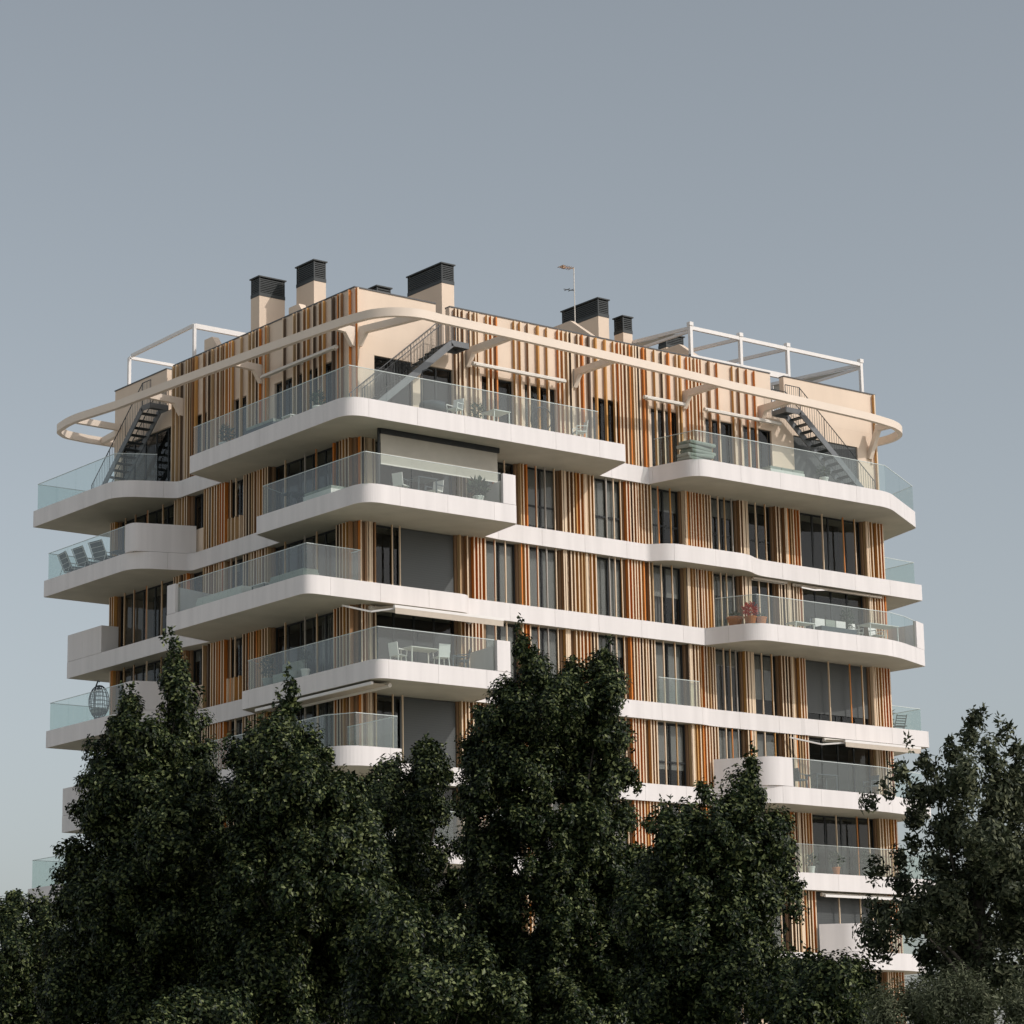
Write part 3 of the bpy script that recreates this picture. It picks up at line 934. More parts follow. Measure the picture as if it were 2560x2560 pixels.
def simple_table(loc, lx, ly, h, top, leg, label, group=None):
    r = thing('balcony_table', label, 'table', loc, group)
    item('tabletop', MB().box(-lx / 2, lx / 2, -ly / 2, ly / 2, h - .035, h), top, r)
    for sx in (-1, 1):
        for sy in (-1, 1):
            item('leg', MB().box(sx * (lx / 2 - .05) - .02, sx * (lx / 2 - .05) + .02, sy * (ly / 2 - .05) - .02, sy * (ly / 2 - .05) + .02, 0, h - .036), leg, r)
    return r
def simple_chair(loc, rz, m1, m2, label, group=None):
    r = thing('balcony_chair', label, 'chair', loc, group, rz)
    item('seat', MB().box(-.22, .22, -.22, .22, .43, .47), m1, r)
    for sx in (-1, 1):
        for sy in (-1, 1):
            item('leg', MB().beam((sx * .19, sy * .19, .43), (sx * .22, sy * .22, 0), .03, .03), m2, r)
    item('backrest', MB().quadbox([(-.22, -.22, .47), (-.19, -.22, .47), (-.19, .22, .47), (-.22, .22, .47),
                                   (-.29, -.22, .9), (-.26, -.22, .9), (-.26, .22, .9), (-.29, .22, .9)]), m1, r)
    item('armrest', MB().beam((-.22, -.24, .66), (.2, -.24, .64), .03, .03).beam((-.22, .24, .66), (.2, .24, .64), .03, .03)
         .beam((.2, -.24, .64), (.2, -.22, .43), .03, .03).beam((.2, .24, .64), (.2, .22, .43), .03, .03), m2, r)
    return r
simple_table((-1.7, 14.2, B + ZO), .6, .6, .5, M['louvre'], M['louvre'], 'low grey table at the end of the row of garden chairs')

# cushions piled on the right penthouse terrace
cs = thing('cushion_stack', 'untidy pile of grey lounger cushions behind glass on the right penthouse terrace', 'cushions', (15.1, -1.85, ZO - .02))
rr = random.Random(3)
for i in range(5):
    c = MB().box(-.7, .7, -.36, .36, 0, .15)
    o = item('cushion', c, M['cushion'], cs)
    bv = o.modifiers.new('bevel', 'BEVEL'); bv.width = .05; bv.segments = 2
    o.location = (rr.uniform(-.1, .1), rr.uniform(-.06, .06), .05 + i * .165)
    o.rotation_euler = (rr.uniform(-.05, .05), rr.uniform(-.07, .07), RAD(4) + rr.uniform(-.12, .12))

def leaves_mesh(name, pts, dirs, L, Wd, m, rng, jit=.7, flat=False):
    """many small folded leaves at pts; dirs = the way they point, or (flat) the way their upper side faces"""
    n = len(pts)
    d = dirs + rng.normal(0, jit, (n, 3))
    d /= np.linalg.norm(d, axis=1)[:, None] + 1e-9
    a = rng.normal(0, 1, (n, 3))
    s = np.cross(d, a); s /= np.linalg.norm(s, axis=1)[:, None] + 1e-9
    nr = np.cross(s, d)
    if flat:
        d, nr = nr, d
    l = (L * rng.uniform(.7, 1.25, n))[:, None]
    w = (Wd * rng.uniform(.75, 1.25, n))[:, None]
    v = np.empty((n, 4, 3))
    v[:, 0] = pts
    v[:, 1] = pts + d * l * .45 + s * w * .5 + nr * w * .18
    v[:, 2] = pts + d * l - nr * l * .08
    v[:, 3] = pts + d * l * .45 - s * w * .5 + nr * w * .18
    me = bpy.data.meshes.new(name)
    me.vertices.add(n * 4)
    me.vertices.foreach_set('co', v.reshape(-1).astype(np.float32))
    idx = (np.arange(n) * 4)[:, None] + np.array([0, 1, 2, 0, 2, 3])
    me.loops.add(n * 6)
    me.loops.foreach_set('vertex_index', idx.reshape(-1).astype(np.int32))
    me.polygons.add(n * 2)
    me.polygons.foreach_set('loop_start', (np.arange(n * 2) * 3).astype(np.int32))
    me.polygons.foreach_set('loop_total', np.full(n * 2, 3, np.int32))
    me.materials.append(m)
    me.update(calc_edges=True)
    return me

def pot_plant(loc, r, h, ph, pm, lm, label, cat='plant', group=None, n=160, spread=.28, stem=0.0, L=.13):
    t = thing('potted_plant', label, cat, loc, group)
    item('pot', MB().lathe([(r * .7, 0), (r, h * .85), (r * 1.1, h * .86), (r * 1.1, h), (r * .9, h), (r * .85, h * .85)], (0, 0, 0), 14), pm, t, False)
    rng = np.random.default_rng(int(abs(loc[0] * 100)))
    p = rng.normal(0, 1, (n, 3)); p /= np.linalg.norm(p, axis=1)[:, None]
    p *= rng.uniform(.3, 1, (n, 1)) * np.array([spread, spread, ph / 2])
    dirs = p / (np.linalg.norm(p, axis=1)[:, None] + 1e-6) + np.array([0, 0, .4])
    p[:, 2] += h + ph / 2 + stem
    item('stem', MB().tube([(0, 0, h * .8), (0.01, 0, h + stem + ph * .6)], .014, 5), M['bark'], t)
    o = link('foliage', leaves_mesh('foliage', p, dirs, L, L * .5, lm, rng), t)
    tag(o, None, None, None, 'stuff')
    return t
zc = C_ + ZO - .02
pot_plant((17.42, -1.25, zc), .30, .42, .2, M['terracotta'], M['pot_leaf'], 'wide terracotta pot with low greenery, leftmost behind the curved right balcony glass', 'pot', 'terracotta pots on the right balcony', 60, .22)
pot_plant((17.62, -1.95, zc), .24, .36, .55, M['terracotta'], M['red_leaf'], 'terracotta pot with bright red flowers at the corner of the right balcony', 'pot', 'terracotta pots on the right balcony', 260, .30)
pot_plant((18.1, -2.05, zc), .22, .36, .12, M['terracotta'], M['pot_leaf'], 'small terracotta pot right of the red flowers on the right balcony', 'pot', 'terracotta pots on the right balcony', 40, .18)

# furniture on the right middle balcony
so = thing('garden_sofa', 'pale garden sofa with cushions behind the right balcony glass', 'sofa', (22.6, -1.5, zc))
item('base', MB().box(-1.0, 1.0, -.4, .4, .12, .4), M['wicker'], so)
item('backrest', MB().box(-1.0, 1.0, .28, .42, .4, .8), M['wicker'], so)
for x in (-.6, 0, .6):
    o = item('cushion', MB().box(x - .27, x + .27, .1, .27, .45, .8), M['white_metal'] if x else M['cushion'], so)
simple_table((20.6, -1.7, zc), 1.1, .6, .42, M['white_metal'], M['white_metal'], 'low white coffee table left of the sofa on the right balcony')
simple_table((25.0, -1.75, zc), 1.7, .75, .74, M['white_metal'], M['white_metal'], 'white dining table at the right end of the right balcony')
simple_chair((24.3, -1.15, zc), RAD(-90), M['white_metal'], M['white_metal'], 'white chair left behind the dining table on the right balcony', 'white balcony chairs')
simple_chair((25.5, -1.15, zc), RAD(-90), M['white_metal'], M['white_metal'], 'white chair right behind the dining table on the right balcony', 'white balcony chairs')
pot_plant((23.95, -1.0, zc), .2, .4, 1.0, M['cushion'], M['pot_leaf'], 'tall leafy plant behind the sofa on the right balcony', n=200, spread=.3, stem=.1)

# penthouse corner terrace
hc = thing('hanging_chair', 'grey hanging chair on a black pole behind the penthouse corner glass', 'chair', (2.45, -1.45, ZO - .02))
item('pole', MB().tube([(-.5, 0, 0), (-.5, 0, 1.65), (-.42, 0, 1.85), (-.2, 0, 1.95), (0, 0, 1.9)], .035, 6), M['frame'], hc)
item('foot', MB().lathe([(.5, 0), (.5, .04), (.05, .06)], (-.05, 0, 0), 16), M['frame'], hc)
item('basket', MB().lathe([(.12, .32), (.42, .40), (.5, .55), (.48, .68), (.44, .60), (.38, .5), (.1, .46)], (0, 0, 0), 16), M['wicker'], hc, True)
item('cushion', MB().lathe([(.38, .48), (.42, .56), (.36, .64), (.05, .66)], (0, 0, 0), 14), M['cushion'], hc, True)
simple_chair((3.15, -1.9, ZO - .02), RAD(200), M['white_metal'], M['white_metal'], 'white chair right of the hanging chair on the penthouse terrace')
wc = thing('round_chair', 'round black wire chair behind the penthouse glass in front of a window', 'chair', (7.35, -1.75, ZO - .02))
ringp = [(.5 * math.cos(a), -.1 * math.sin(a), .72 + .46 * math.sin(a)) for a in [2 * math.pi * i / 22 for i in range(23)]]
item('hoop', MB().tube(ringp, .022, 5), M['frame'], wc)
mm = MB()
for i in range(9):
    x = -.4 + i * .1
    hh = math.sqrt(max(0.0, .25 - x * x)) * .92
    mm.tube([(x, .1 * hh * 2, .72 - hh), (x * .6, .22, .6), (x, -.1 * hh * 2, .72 + hh)], .006, 4, False)
item('cords', mm, M['frame'], wc)
for a in (40, 140, 220, 320):
    item('leg', MB().tube([(.3 * math.cos(RAD(a)), .25 * math.sin(RAD(a)), 0), (.22 * math.cos(RAD(a)), .1 * math.sin(RAD(a)), .36)], .014, 5), M['frame'], wc)
simple_chair((9.15, -1.85, ZO - .02), RAD(160), M['white_metal'], M['white_metal'], 'white chair at the right end of the penthouse corner terrace glass')
simple_table((5.3, -1.6, ZO - .02), .8, .8, .72, M['white_metal'], M['white_metal'], 'small white table in the middle of the penthouse corner terrace')
pot_plant((5.05, -.75, ZO - .02), .2, .45, .8, M['cushion'], M['pot_leaf'], 'dark leafy pot plant by the slats on the penthouse corner terrace', n=160)
pot_plant((-1.2, 7.0, ZO - .02), .26, .42, .75, M['white_metal'], M['pot_leaf'], 'leafy plant in pale pot at the left end of the penthouse terrace', n=180)

# storey below: corner balcony furniture
zb_ = B + ZO - .02
simple_table((1.6, -1.9, zb_), .9, .8, .74, M['wicker'], M['wicker'], 'grey table behind the corner glass under the beige sun screen')
simple_chair((.9, -1.6, zb_), RAD(20), M['white_metal'], M['wicker'], 'pale chair left of the table under the beige sun screen')
simple_chair((2.4, -1.6, zb_), RAD(200), M['white_metal'], M['wicker'], 'pale chair right of the table under the beige sun screen')
pot_plant((3.95, -2.2, zb_), .2, .35, .6, M['white_metal'], M['pot_leaf'], 'spiky plant in white pot at the right end under the sun screen', n=120, spread=.3, L=.3)
simple_table((-1.0, 2.6, zb_), .7, .7, .74, M['wicker'], M['wicker'], 'round edged table behind the blue tinted left glass below the penthouse')

# fourth storey from the top: egg chair and table group
zd = D_ + ZO - .02
eg = thing('egg_chair', 'grey wicker egg chair on a stand at the left balcony glass', 'chair', (-1.55, 15.95, zd))
item('stand', MB().tube([(.1, .45, 0), (.12, .62, .9), (.1, .5, 1.6), (.05, .2, 1.85), (0, 0, 1.78)], .03, 6), M['wicker'], eg)
item('foot', MB().lathe([(.45, 0), (.45, .03), (.05, .05)], (.05, .2, 0), 16), M['wicker'], eg)
mm = MB()
for i in range(14):
    a = 2 * math.pi * i / 14
    mm.tube([(.40 * math.sin(t) * math.cos(a), .46 * math.sin(t) * math.sin(a), .95 - .68 * math.cos(t)) for t in [math.pi * j / 9 for j in range(10)]], .017, 4, False)
for j in range(1, 12):
    t = math.pi * j / 12
    mm.tube([(.40 * math.sin(t) * math.cos(a), .46 * math.sin(t) * math.sin(a), .95 - .68 * math.cos(t)) for a in [RAD(30) + RAD(300) * q / 14 for q in range(15)]], .015, 4, False)
item('basket', mm, M['wicker'], eg)
item('cushion', MB().lathe([(.12, .42), (.30, .48), (.34, .60), (.26, .68), (.05, .70)], (0, 0, 0), 14), M['cushion'], eg, True)
simple_table((1.3, -2.1, zd), 1.3, .75, .72, M['awn_metal'], M['awn_metal'], 'pale table behind the corner glass below the open awning')
simple_chair((.55, -1.8, zd), RAD(10), M['white_metal'], M['white_metal'], 'white chair left of the pale table below the open awning')
simple_chair((3.2, -2.1, zd), RAD(150), M['wicker'], M['wicker'], 'dark grey chair at the right end of the glass below the open awning')
simple_table((2.75, -2.2, zd), .6, .6, .55, M['wicker'], M['wicker'], 'small dark side table right of the pale table below the open awning')
pot_plant((-.75, 2.2, zd), .16, .42, .5, M['white_metal'], M['pot_leaf'], 'clipped ball plant in pale pot behind the left glass below the open awning', n=260, spread=.24, stem=.25, L=.08)
pot_plant((-.8, 4.6, zd), .22, .4, .9, M['cushion'], M['pot_leaf'], 'tall leafy plant at the far left end of the lower corner balcony', n=200)
so = thing('garden_sofa', 'cream curved garden sofa behind the left glass of the lower corner balcony', 'sofa', (-.75, 3.3, zd))
item('base', MB().box(-.25, .3, -.7, .7, .1, .42), M['cushion'], so)
item('backrest', MB().box(.18, .32, -.7, .7, .42, .85), M['cushion'], so)
fc = thing('folding_chair', 'slatted dark folding chair behind glass at the far right corner', 'chair', (29.35, 1.45, zd), None, RAD(75))
for s in (-1, 1):
    item('side_frame', MB().beam((.25, s * .24, 0), (-.2, s * .24, .95), .03, .03).beam((-.25, s * .24, 0), (.2, s * .24, .48), .03, .03), M['chair_dark'], fc)
for i in range(5):
    t = .5 + .11 * i
    item('back_slat', MB().beam((.25 - .45 * t, -.24, .95 * t), (.25 - .45 * t, .24, .95 * t), .02, .05), M['chair_dark'], fc)
item('seat', MB().box(-.2, .24, -.24, .24, .45, .48), M['chair_dark'], fc)
pot_plant((28.9, 1.9, zd), .2, .4, 1.25, M['cushion'], M['pot_leaf'], 'spiky plant rising above the glass at the far right corner', n=150, spread=.3, L=.3)
pot_plant((.4, 18.3, C_ + ZO + .3), .12, .25, .35, M['terracotta'], M['pot_leaf'], 'small plant with a bare upright stalk behind the solid left parapet', n=50, spread=.3, stem=.35)
ze = E + ZO - .02
simple_table((21.6, -1.5, ze), 1.2, .7, .72, M['wicker'], M['wicker'], 'grey table on the balcony under the lowest open awning')
simple_chair((20.4, -1.5, ze), RAD(0), M['wicker'], M['wicker'], 'grey chair left of the table under the lowest open awning')
zf = F + ZO - .02
pot_plant((23.4, .0 - .3, zf), .16, .35, .6, M['terracotta'], M['pot_leaf'], 'bushy pot plant behind the lowest visible glass, left one', n=160, group='pot plants on the low balcony')
pot_plant((25.2, -.3, zf), .16, .35, .75, M['cushion'], M['pot_leaf'], 'bushy pot plant behind the lowest visible glass, right one', n=160, group='pot plants on the low balcony')
pot_plant((28.6, 1.2, zf), .25, .4, 1.2, M['cushion'], M['pot_leaf'], 'bushy plant behind glass at the lower right corner beside the loose tree', n=260, spread=.6)

# more of what stands behind the glass
def bench(loc, lx, ly, m, cm, label, name='garden_bench', cat='bench'):
    r = thing(name, label, cat, loc)
    item('base', MB().box(-lx / 2, lx / 2, -ly / 2, ly / 2, .06, .36), m, r)
    n = max(1, round(max(lx, ly) / .75))
    for i in range(n):
        if ly > lx: q = MB().box(-lx / 2 + .03, lx / 2 - .03, -ly / 2 + ly * i / n + .02, -ly / 2 + ly * (i + 1) / n - .02, .361, .48)
        else: q = MB().box(-lx / 2 + lx * i / n + .02, -lx / 2 + lx * (i + 1) / n - .02, -ly / 2 + .03, ly / 2 - .03, .361, .48)
        item('cushion', q, cm, r)
    return r
bench((-2.0, 5.6, C_ + ZO - .02), .75, 3.2, M['awn_metal'], M['awn_metal'], 'long pale bench seat behind glass at the left end of the middle corner balcony')
bench((-1.9, 1.2, C_ + ZO - .02), .7, 2.2, M['cushion'], M['cushion'], 'grey bench seat behind glass near the corner of the middle balcony')
simple_table((-1.9, 3.2, C_ + ZO - .02), .6, .9, .4, M['white_metal'], M['louvre'], 'low white table between the two bench seats on the middle corner balcony')
bench((-1.35, 3.9, ZO - .02), .7, 1.9, M['wicker'], M['cushion'], 'grey sofa seat behind the left glass of the penthouse corner terrace')
simple_table((-1.3, 2.2, ZO - .02), .6, .6, .42, M['white_metal'], M['white_metal'], 'low white table behind the left glass of the penthouse corner terrace')
pot_plant((-1.4, .4, ZO - .02), .18, .4, .6, M['white_metal'], M['pot_leaf'], 'small plant in white pot near the corner of the penthouse terrace', n=140)
bench((20.0, -1.6, ZO - .02), 1.9, .7, M['white_metal'], M['cushion'], 'white framed lounger seat behind glass below the right penthouse awning')
pot_plant((22.1, -1.9, ZO - .02), .18, .38, .5, M['white_metal'], M['pot_leaf'], 'small potted plant left of the right penthouse staircase foot', n=140)
bench((-.95, .6, B + ZO - .02), .7, 1.8, M['white_metal'], M['cushion'], 'pale seat behind the blue tinted left glass below the penthouse, near the corner')
bench((3.1, -1.0, B + ZO - .02), 1.5, .7, M['white_metal'], M['awn_metal'], 'pale sofa against the window under the beige sun screen')
simple_chair((2.1, -2.3, zd), RAD(80), M['white_metal'], M['white_metal'], 'white chair in front of the pale table below the open awning')
simple_chair((24.4, -1.5, ze), RAD(180), M['wicker'], M['wicker'], 'grey chair right of the table under the lowest open awning')
pot_plant((22.0, -.3, zf), .15, .32, .5, M['white_metal'], M['pot_leaf'], 'small plant in white pot behind the lowest visible glass, leftmost', n=120, group='pot plants on the low balcony')

# ------------------------------------------------------------------ trees
CL = {
    'B': [(-28.56,-35.1,10.66,0.113),(-28.34,-34.76,10.46,0.189),(-28.41,-34.97,10.04,0.255),(-28.36,-34.98,9.63,0.315),(-27.9,-34.42,9.3,0.319),(-28.98,-34.23,9.75,0.09),(-29.01,-34.3,9.41,0.21),(-28.85,-34.15,9.01,0.43),(-28.77,-33.48,8.61,0.56),(-28.85,-35.04,8.62,0.452),(-28.64,-32.78,8.02,0.507),(-29.09,-35.07,7.8,0.674),(-27.68,-34.08,8.15,0.561),(-27.65,-34.46,8.72,0.289),(-29.32,-34.71,7.13,0.655),(-27.66,-33.66,7.31,0.727),(-27.65,-34.91,7.55,0.4),(-29.1,-33.31,7.37,0.326),(-29.16,-34.64,6.35,0.73),(-28.31,-35.16,6.24,0.731),(-29.64,-33.26,6.76,0.247),(-28.86,-32.39,6.54,0.437),(-29.61,-33.45,5.93,0.52),(-28.31,-32.79,5.71,0.775),(-27.25,-33.02,5.53,0.781),(-28.42,-31.96,5.15,0.684),(-28.46,-33.68,4.75,0.808),(-27.62,-34.24,4.53,0.761),(-29.06,-32.52,4.29,0.767),(-27.91,-32.55,4,0.775),(-27.92,-34.55,3.72,0.658),(-27.02,-34.38,6.97,0.463),(-26.77,-34.09,6.18,0.562),(-26.6,-33.73,5.19,0.583),(-29.33,-34.17,9.28,0.15),(-29.32,-33.02,7.8,0.168),(-29.79,-33.07,6.96,0.133),(-29.49,-35.3,8.79,0.361),(-28.95,-33.95,8.44,0.477),(-28.59,-34.71,8.6,0.392),(-29.75,-34.53,7.78,0.419),(-29.06,-35.32,7.74,0.577),(-28.84,-36.21,7.93,0.46),(-28.52,-33.3,7.37,0.581),(-29.33,-36.49,6.94,0.587),(-28.07,-35.42,7.52,0.34),(-29.48,-35.05,6.18,0.621),(-27.77,-34.44,6.42,0.64),(-29.53,-33.72,6.47,0.366),(-29.18,-32.74,6.07,0.454),(-29.44,-34.4,5.46,0.641),(-28.99,-35.72,5.38,0.632),(-28.86,-33.09,4.97,0.575),(-28.27,-33.2,4.63,0.701),(-27.85,-34.64,4.45,0.648),(-29.15,-32.45,4.16,0.659),(-29,-34.59,3.77,0.638),(-27.68,-34.41,3.78,0.569),(-27.85,-35.67,6.88,0.387),(-27.5,-35.08,6.18,0.472),(-27.78,-35.52,5.03,0.481)],
    'C': [(-28.16,-38.51,9.4,0.085),(-28.06,-38.35,9.18,0.17),(-28.09,-38.26,8.83,0.305),(-27.86,-37.64,8.49,0.399),(-27.53,-38.11,8.34,0.307),(-28.66,-38.04,8.6,0.154),(-28.66,-37.88,8.19,0.321),(-28.46,-38.91,7.73,0.513),(-28.15,-37.29,7.63,0.491),(-27.28,-38.09,7.77,0.343),(-27.31,-38.81,7.4,0.357),(-27.6,-37.86,7.12,0.62),(-28.15,-37.3,6.85,0.545),(-26.93,-38.25,6.82,0.526),(-27.09,-39.25,7.06,0.23),(-27.37,-37.52,6.29,0.736),(-28.38,-37.31,6.07,0.542),(-26.8,-38.23,5.96,0.638),(-27.89,-37.95,5.28,0.723),(-28.38,-36.95,5.23,0.543),(-26.63,-37.8,5.13,0.641),(-27.79,-37.1,4.38,0.768),(-26.9,-37.51,4.28,0.734),(-28.95,-37.87,3.95,0.528),(-28.03,-38.17,3.57,0.622),(-26.84,-38.97,6.38,0.374),(-26.46,-38.58,5.66,0.449),(-26.94,-39.1,4.66,0.533),(-28.8,-37.69,8.3,0.169),(-27.51,-38.78,8.26,0.108),(-27.37,-39.24,7.74,0.168),(-28.75,-38.89,8.3,0.332),(-28.76,-39.59,7.54,0.435),(-29.03,-38.73,7.43,0.408),(-27.84,-39.55,7.35,0.301),(-28.43,-38.99,6.89,0.518),(-28.82,-38.53,6.73,0.456),(-28.22,-40.27,6.52,0.431),(-28.86,-39.89,5.98,0.597),(-29.15,-38.65,5.96,0.452),(-28.25,-40.44,5.79,0.52),(-28.24,-38.49,5.15,0.614),(-28.69,-37.55,5.23,0.461),(-27.31,-39.04,5,0.536),(-28.66,-38.51,4.43,0.639),(-27.28,-38.11,4.31,0.622),(-28.63,-37.45,3.98,0.459),(-28.01,-38.33,3.53,0.534),(-27.28,-39.7,6.32,0.316),(-27.01,-39.43,5.54,0.378),(-26.88,-39.16,4.69,0.458)],
    'D': [(-21.01,-32.61,9.42,0.2),(-20.85,-32.87,9.46,0.181),(-21.2,-31.9,9.08,0.319),(-20.52,-32.12,8.96,0.469),(-21.94,-32.16,8.84,0.217),(-20.42,-32.86,8.94,0.218),(-21.71,-32.22,8.31,0.503),(-20.31,-31.63,8.22,0.581),(-20.73,-31.41,7.41,0.623),(-20.6,-32.68,7.14,0.378),(-21.76,-31.88,7.44,0.441),(-21.55,-32.35,6.4,0.673),(-19.83,-31.12,6.15,0.651),(-20.22,-32.63,6.31,0.357),(-20.6,-31.39,5.37,0.797),(-20.05,-32.19,5.23,0.638),(-20.24,-31.27,4.37,0.864),(-21,-30.76,4.16,0.641),(-19.3,-31.74,4.36,0.645),(-20.1,-33.01,5.79,0.439),(-21.29,-31,6.51,0.425),(-20.11,-32.72,6.82,0.217),(-20.13,-32.88,8.22,0.182),(-20.02,-32.95,7.48,0.218),(-20.06,-32.84,6.7,0.337),(-21.31,-33.37,8.87,0.393),(-22.4,-33.02,8.18,0.425),(-21.03,-32.68,8.16,0.489),(-21.87,-33.08,7.12,0.518),(-22.05,-32.25,7.4,0.376),(-21.39,-31.97,6.49,0.583),(-20.6,-32.43,6.07,0.546),(-21.2,-32.53,5.16,0.67),(-20.44,-32.76,5.24,0.543),(-20.22,-31.6,4.36,0.74),(-22.07,-32.25,4.13,0.535),(-20.36,-33.4,4.27,0.536),(-19.85,-32.6,5.83,0.381),(-22.01,-31.9,6.4,0.359)],
    'E': [(-21.31,-36.67,11.2,0.086),(-21.45,-36.89,10.87,0.206),(-21.04,-36.53,10.56,0.382),(-20.01,-37.68,10.89,0.086),(-19.75,-37.32,10.7,0.262),(-20.45,-37.18,10.55,0.207),(-20.45,-36.82,10.17,0.525),(-20.25,-37.76,10.06,0.438),(-21.37,-36.34,10.18,0.261),(-21.81,-36.28,9.52,0.339),(-20.79,-36.02,9.72,0.591),(-20.3,-36.95,9.31,0.753),(-20.09,-37.88,9.32,0.397),(-21.93,-36.23,8.85,0.497),(-21.12,-36.57,8.65,0.727),(-19.69,-36.52,8.53,0.76),(-19.78,-37.72,8.56,0.338),(-21.44,-35.31,8.12,0.443),(-20.71,-35.77,7.79,0.631),(-20.56,-37.54,7.41,0.78),(-19.18,-37.23,7.78,0.261),(-21.83,-36.14,7.05,0.494),(-20.76,-37,6.5,0.678),(-19.37,-36.65,6.59,0.734),(-21.37,-35.95,5.98,0.579),(-19.46,-35.44,5.7,0.807),(-19.22,-36.86,5.72,0.543),(-21.07,-35.71,5,0.684),(-19.45,-35.39,4.62,0.868),(-19.89,-37.45,4.61,0.634),(-20.17,-34.87,3.99,0.717),(-20.23,-36.84,3.7,0.799),(-19.22,-37.11,3.8,0.495),(-21.12,-34.76,6.5,0.365),(-21.25,-34.73,5.53,0.504),(-19.24,-37.59,6.89,0.338),(-19.23,-37.71,6.03,0.436),(-18.12,-36.38,5.19,0.509),(-21.66,-35.28,7.57,0.19),(-21.75,-35.76,9.81,0.156),(-22.09,-35.92,9.18,0.206),(-19.38,-37.61,9.19,0.138),(-19.23,-37.65,8.33,0.138),(-21.41,-37.98,9.98,0.439),(-20.38,-38.01,9.94,0.374),(-21.73,-37.04,9.52,0.495),(-20.53,-37.26,9.26,0.643),(-20.12,-37.86,9.38,0.341),(-21.88,-36.2,8.8,0.428),(-21.59,-36.92,8.66,0.619),(-20.15,-37.26,8.34,0.643),(-22.3,-36.49,8.03,0.371),(-21.57,-36.97,7.51,0.528),(-19.8,-36.92,7.45,0.682),(-21.5,-35.52,7.06,0.431),(-21.18,-37.37,6.41,0.577),(-19.8,-37.42,6.44,0.621),(-21.51,-35.97,6.02,0.497),(-20.87,-37.44,5.63,0.664),(-19.89,-37.71,5.66,0.458),(-20.78,-35.15,5,0.595),(-20.94,-36.94,4.64,0.718),(-20.16,-37.72,4.7,0.542),(-21.61,-36.47,3.89,0.593),(-21.1,-38.03,3.53,0.668),(-19.95,-37.83,3.78,0.418),(-22.03,-35.67,5.43,0.424),(-19.79,-38.35,5.89,0.369),(-19.91,-38.42,5.11,0.417)],
    'F': [(-22.77,-44.87,7.69,0.066),(-22.84,-44.91,7.46,0.147),(-22.34,-44.41,7.18,0.329),(-23.4,-45.02,6.83,0.287),(-23.82,-44.37,6.73,0.306),(-22.94,-45.41,6.45,0.337),(-23.39,-44.42,6.41,0.444),(-23.43,-45.38,5.98,0.611),(-24,-44.14,6.32,0.34),(-23.61,-44.08,5.72,0.604),(-22.72,-44.99,5.41,0.53),(-23.69,-44.96,5.11,0.68),(-24.31,-44.3,5.13,0.455),(-21.81,-44.47,5.85,0.295),(-23.83,-44.28,4.52,0.632),(-22.58,-44.25,4.6,0.554),(-23.93,-43.42,4.48,0.427),(-22.82,-43.8,3.94,0.697),(-24.24,-44.03,3.73,0.594),(-22.52,-44.68,3.85,0.531),(-23.58,-44.34,3.28,0.595),(-21.95,-44.56,4.14,0.343),(-23.56,-43.12,5.94,0.329),(-23.84,-43.23,5.18,0.412),(-23.73,-43.72,6.83,0.148),(-23.53,-44.48,7.13,0.132),(-22.43,-45.29,6.29,0.146),(-21.97,-44.99,5.51,0.162),(-24.07,-43.7,6.63,0.103),(-23.04,-45.47,6.42,0.289),(-23.91,-45.07,6.38,0.376),(-22.69,-44.45,6.21,0.539),(-24.72,-44.89,6.27,0.286),(-24.3,-44.81,5.52,0.508),(-23.11,-45.35,5.41,0.451),(-23.43,-44.66,5.2,0.59),(-24.27,-44.34,5.09,0.391),(-24.58,-44.97,4.53,0.532),(-23.78,-45.61,4.4,0.458),(-24.2,-43.78,4.47,0.364),(-24.3,-45.68,3.95,0.57),(-24.82,-44.49,3.63,0.503),(-23.15,-45.33,3.91,0.448),(-24.16,-45,3.13,0.502),(-23.04,-45.71,4.08,0.285),(-24.89,-44.33,5.14,0.343)],
    'I': [(-25,-48.31,3.84,0.293),(-25.15,-49.03,3.74,0.333),(-24.25,-48.71,3.67,0.262),(-25.2,-48.72,3.37,0.444),(-25.19,-49.39,3.19,0.438),(-26.06,-48.91,3.28,0.437),(-24.54,-49.42,3.27,0.257),(-25.93,-49.86,3.65,0.279),(-25.7,-49.25,3.36,0.375),(-24.96,-49.25,3.17,0.379),(-26.33,-49.33,3.22,0.371)],
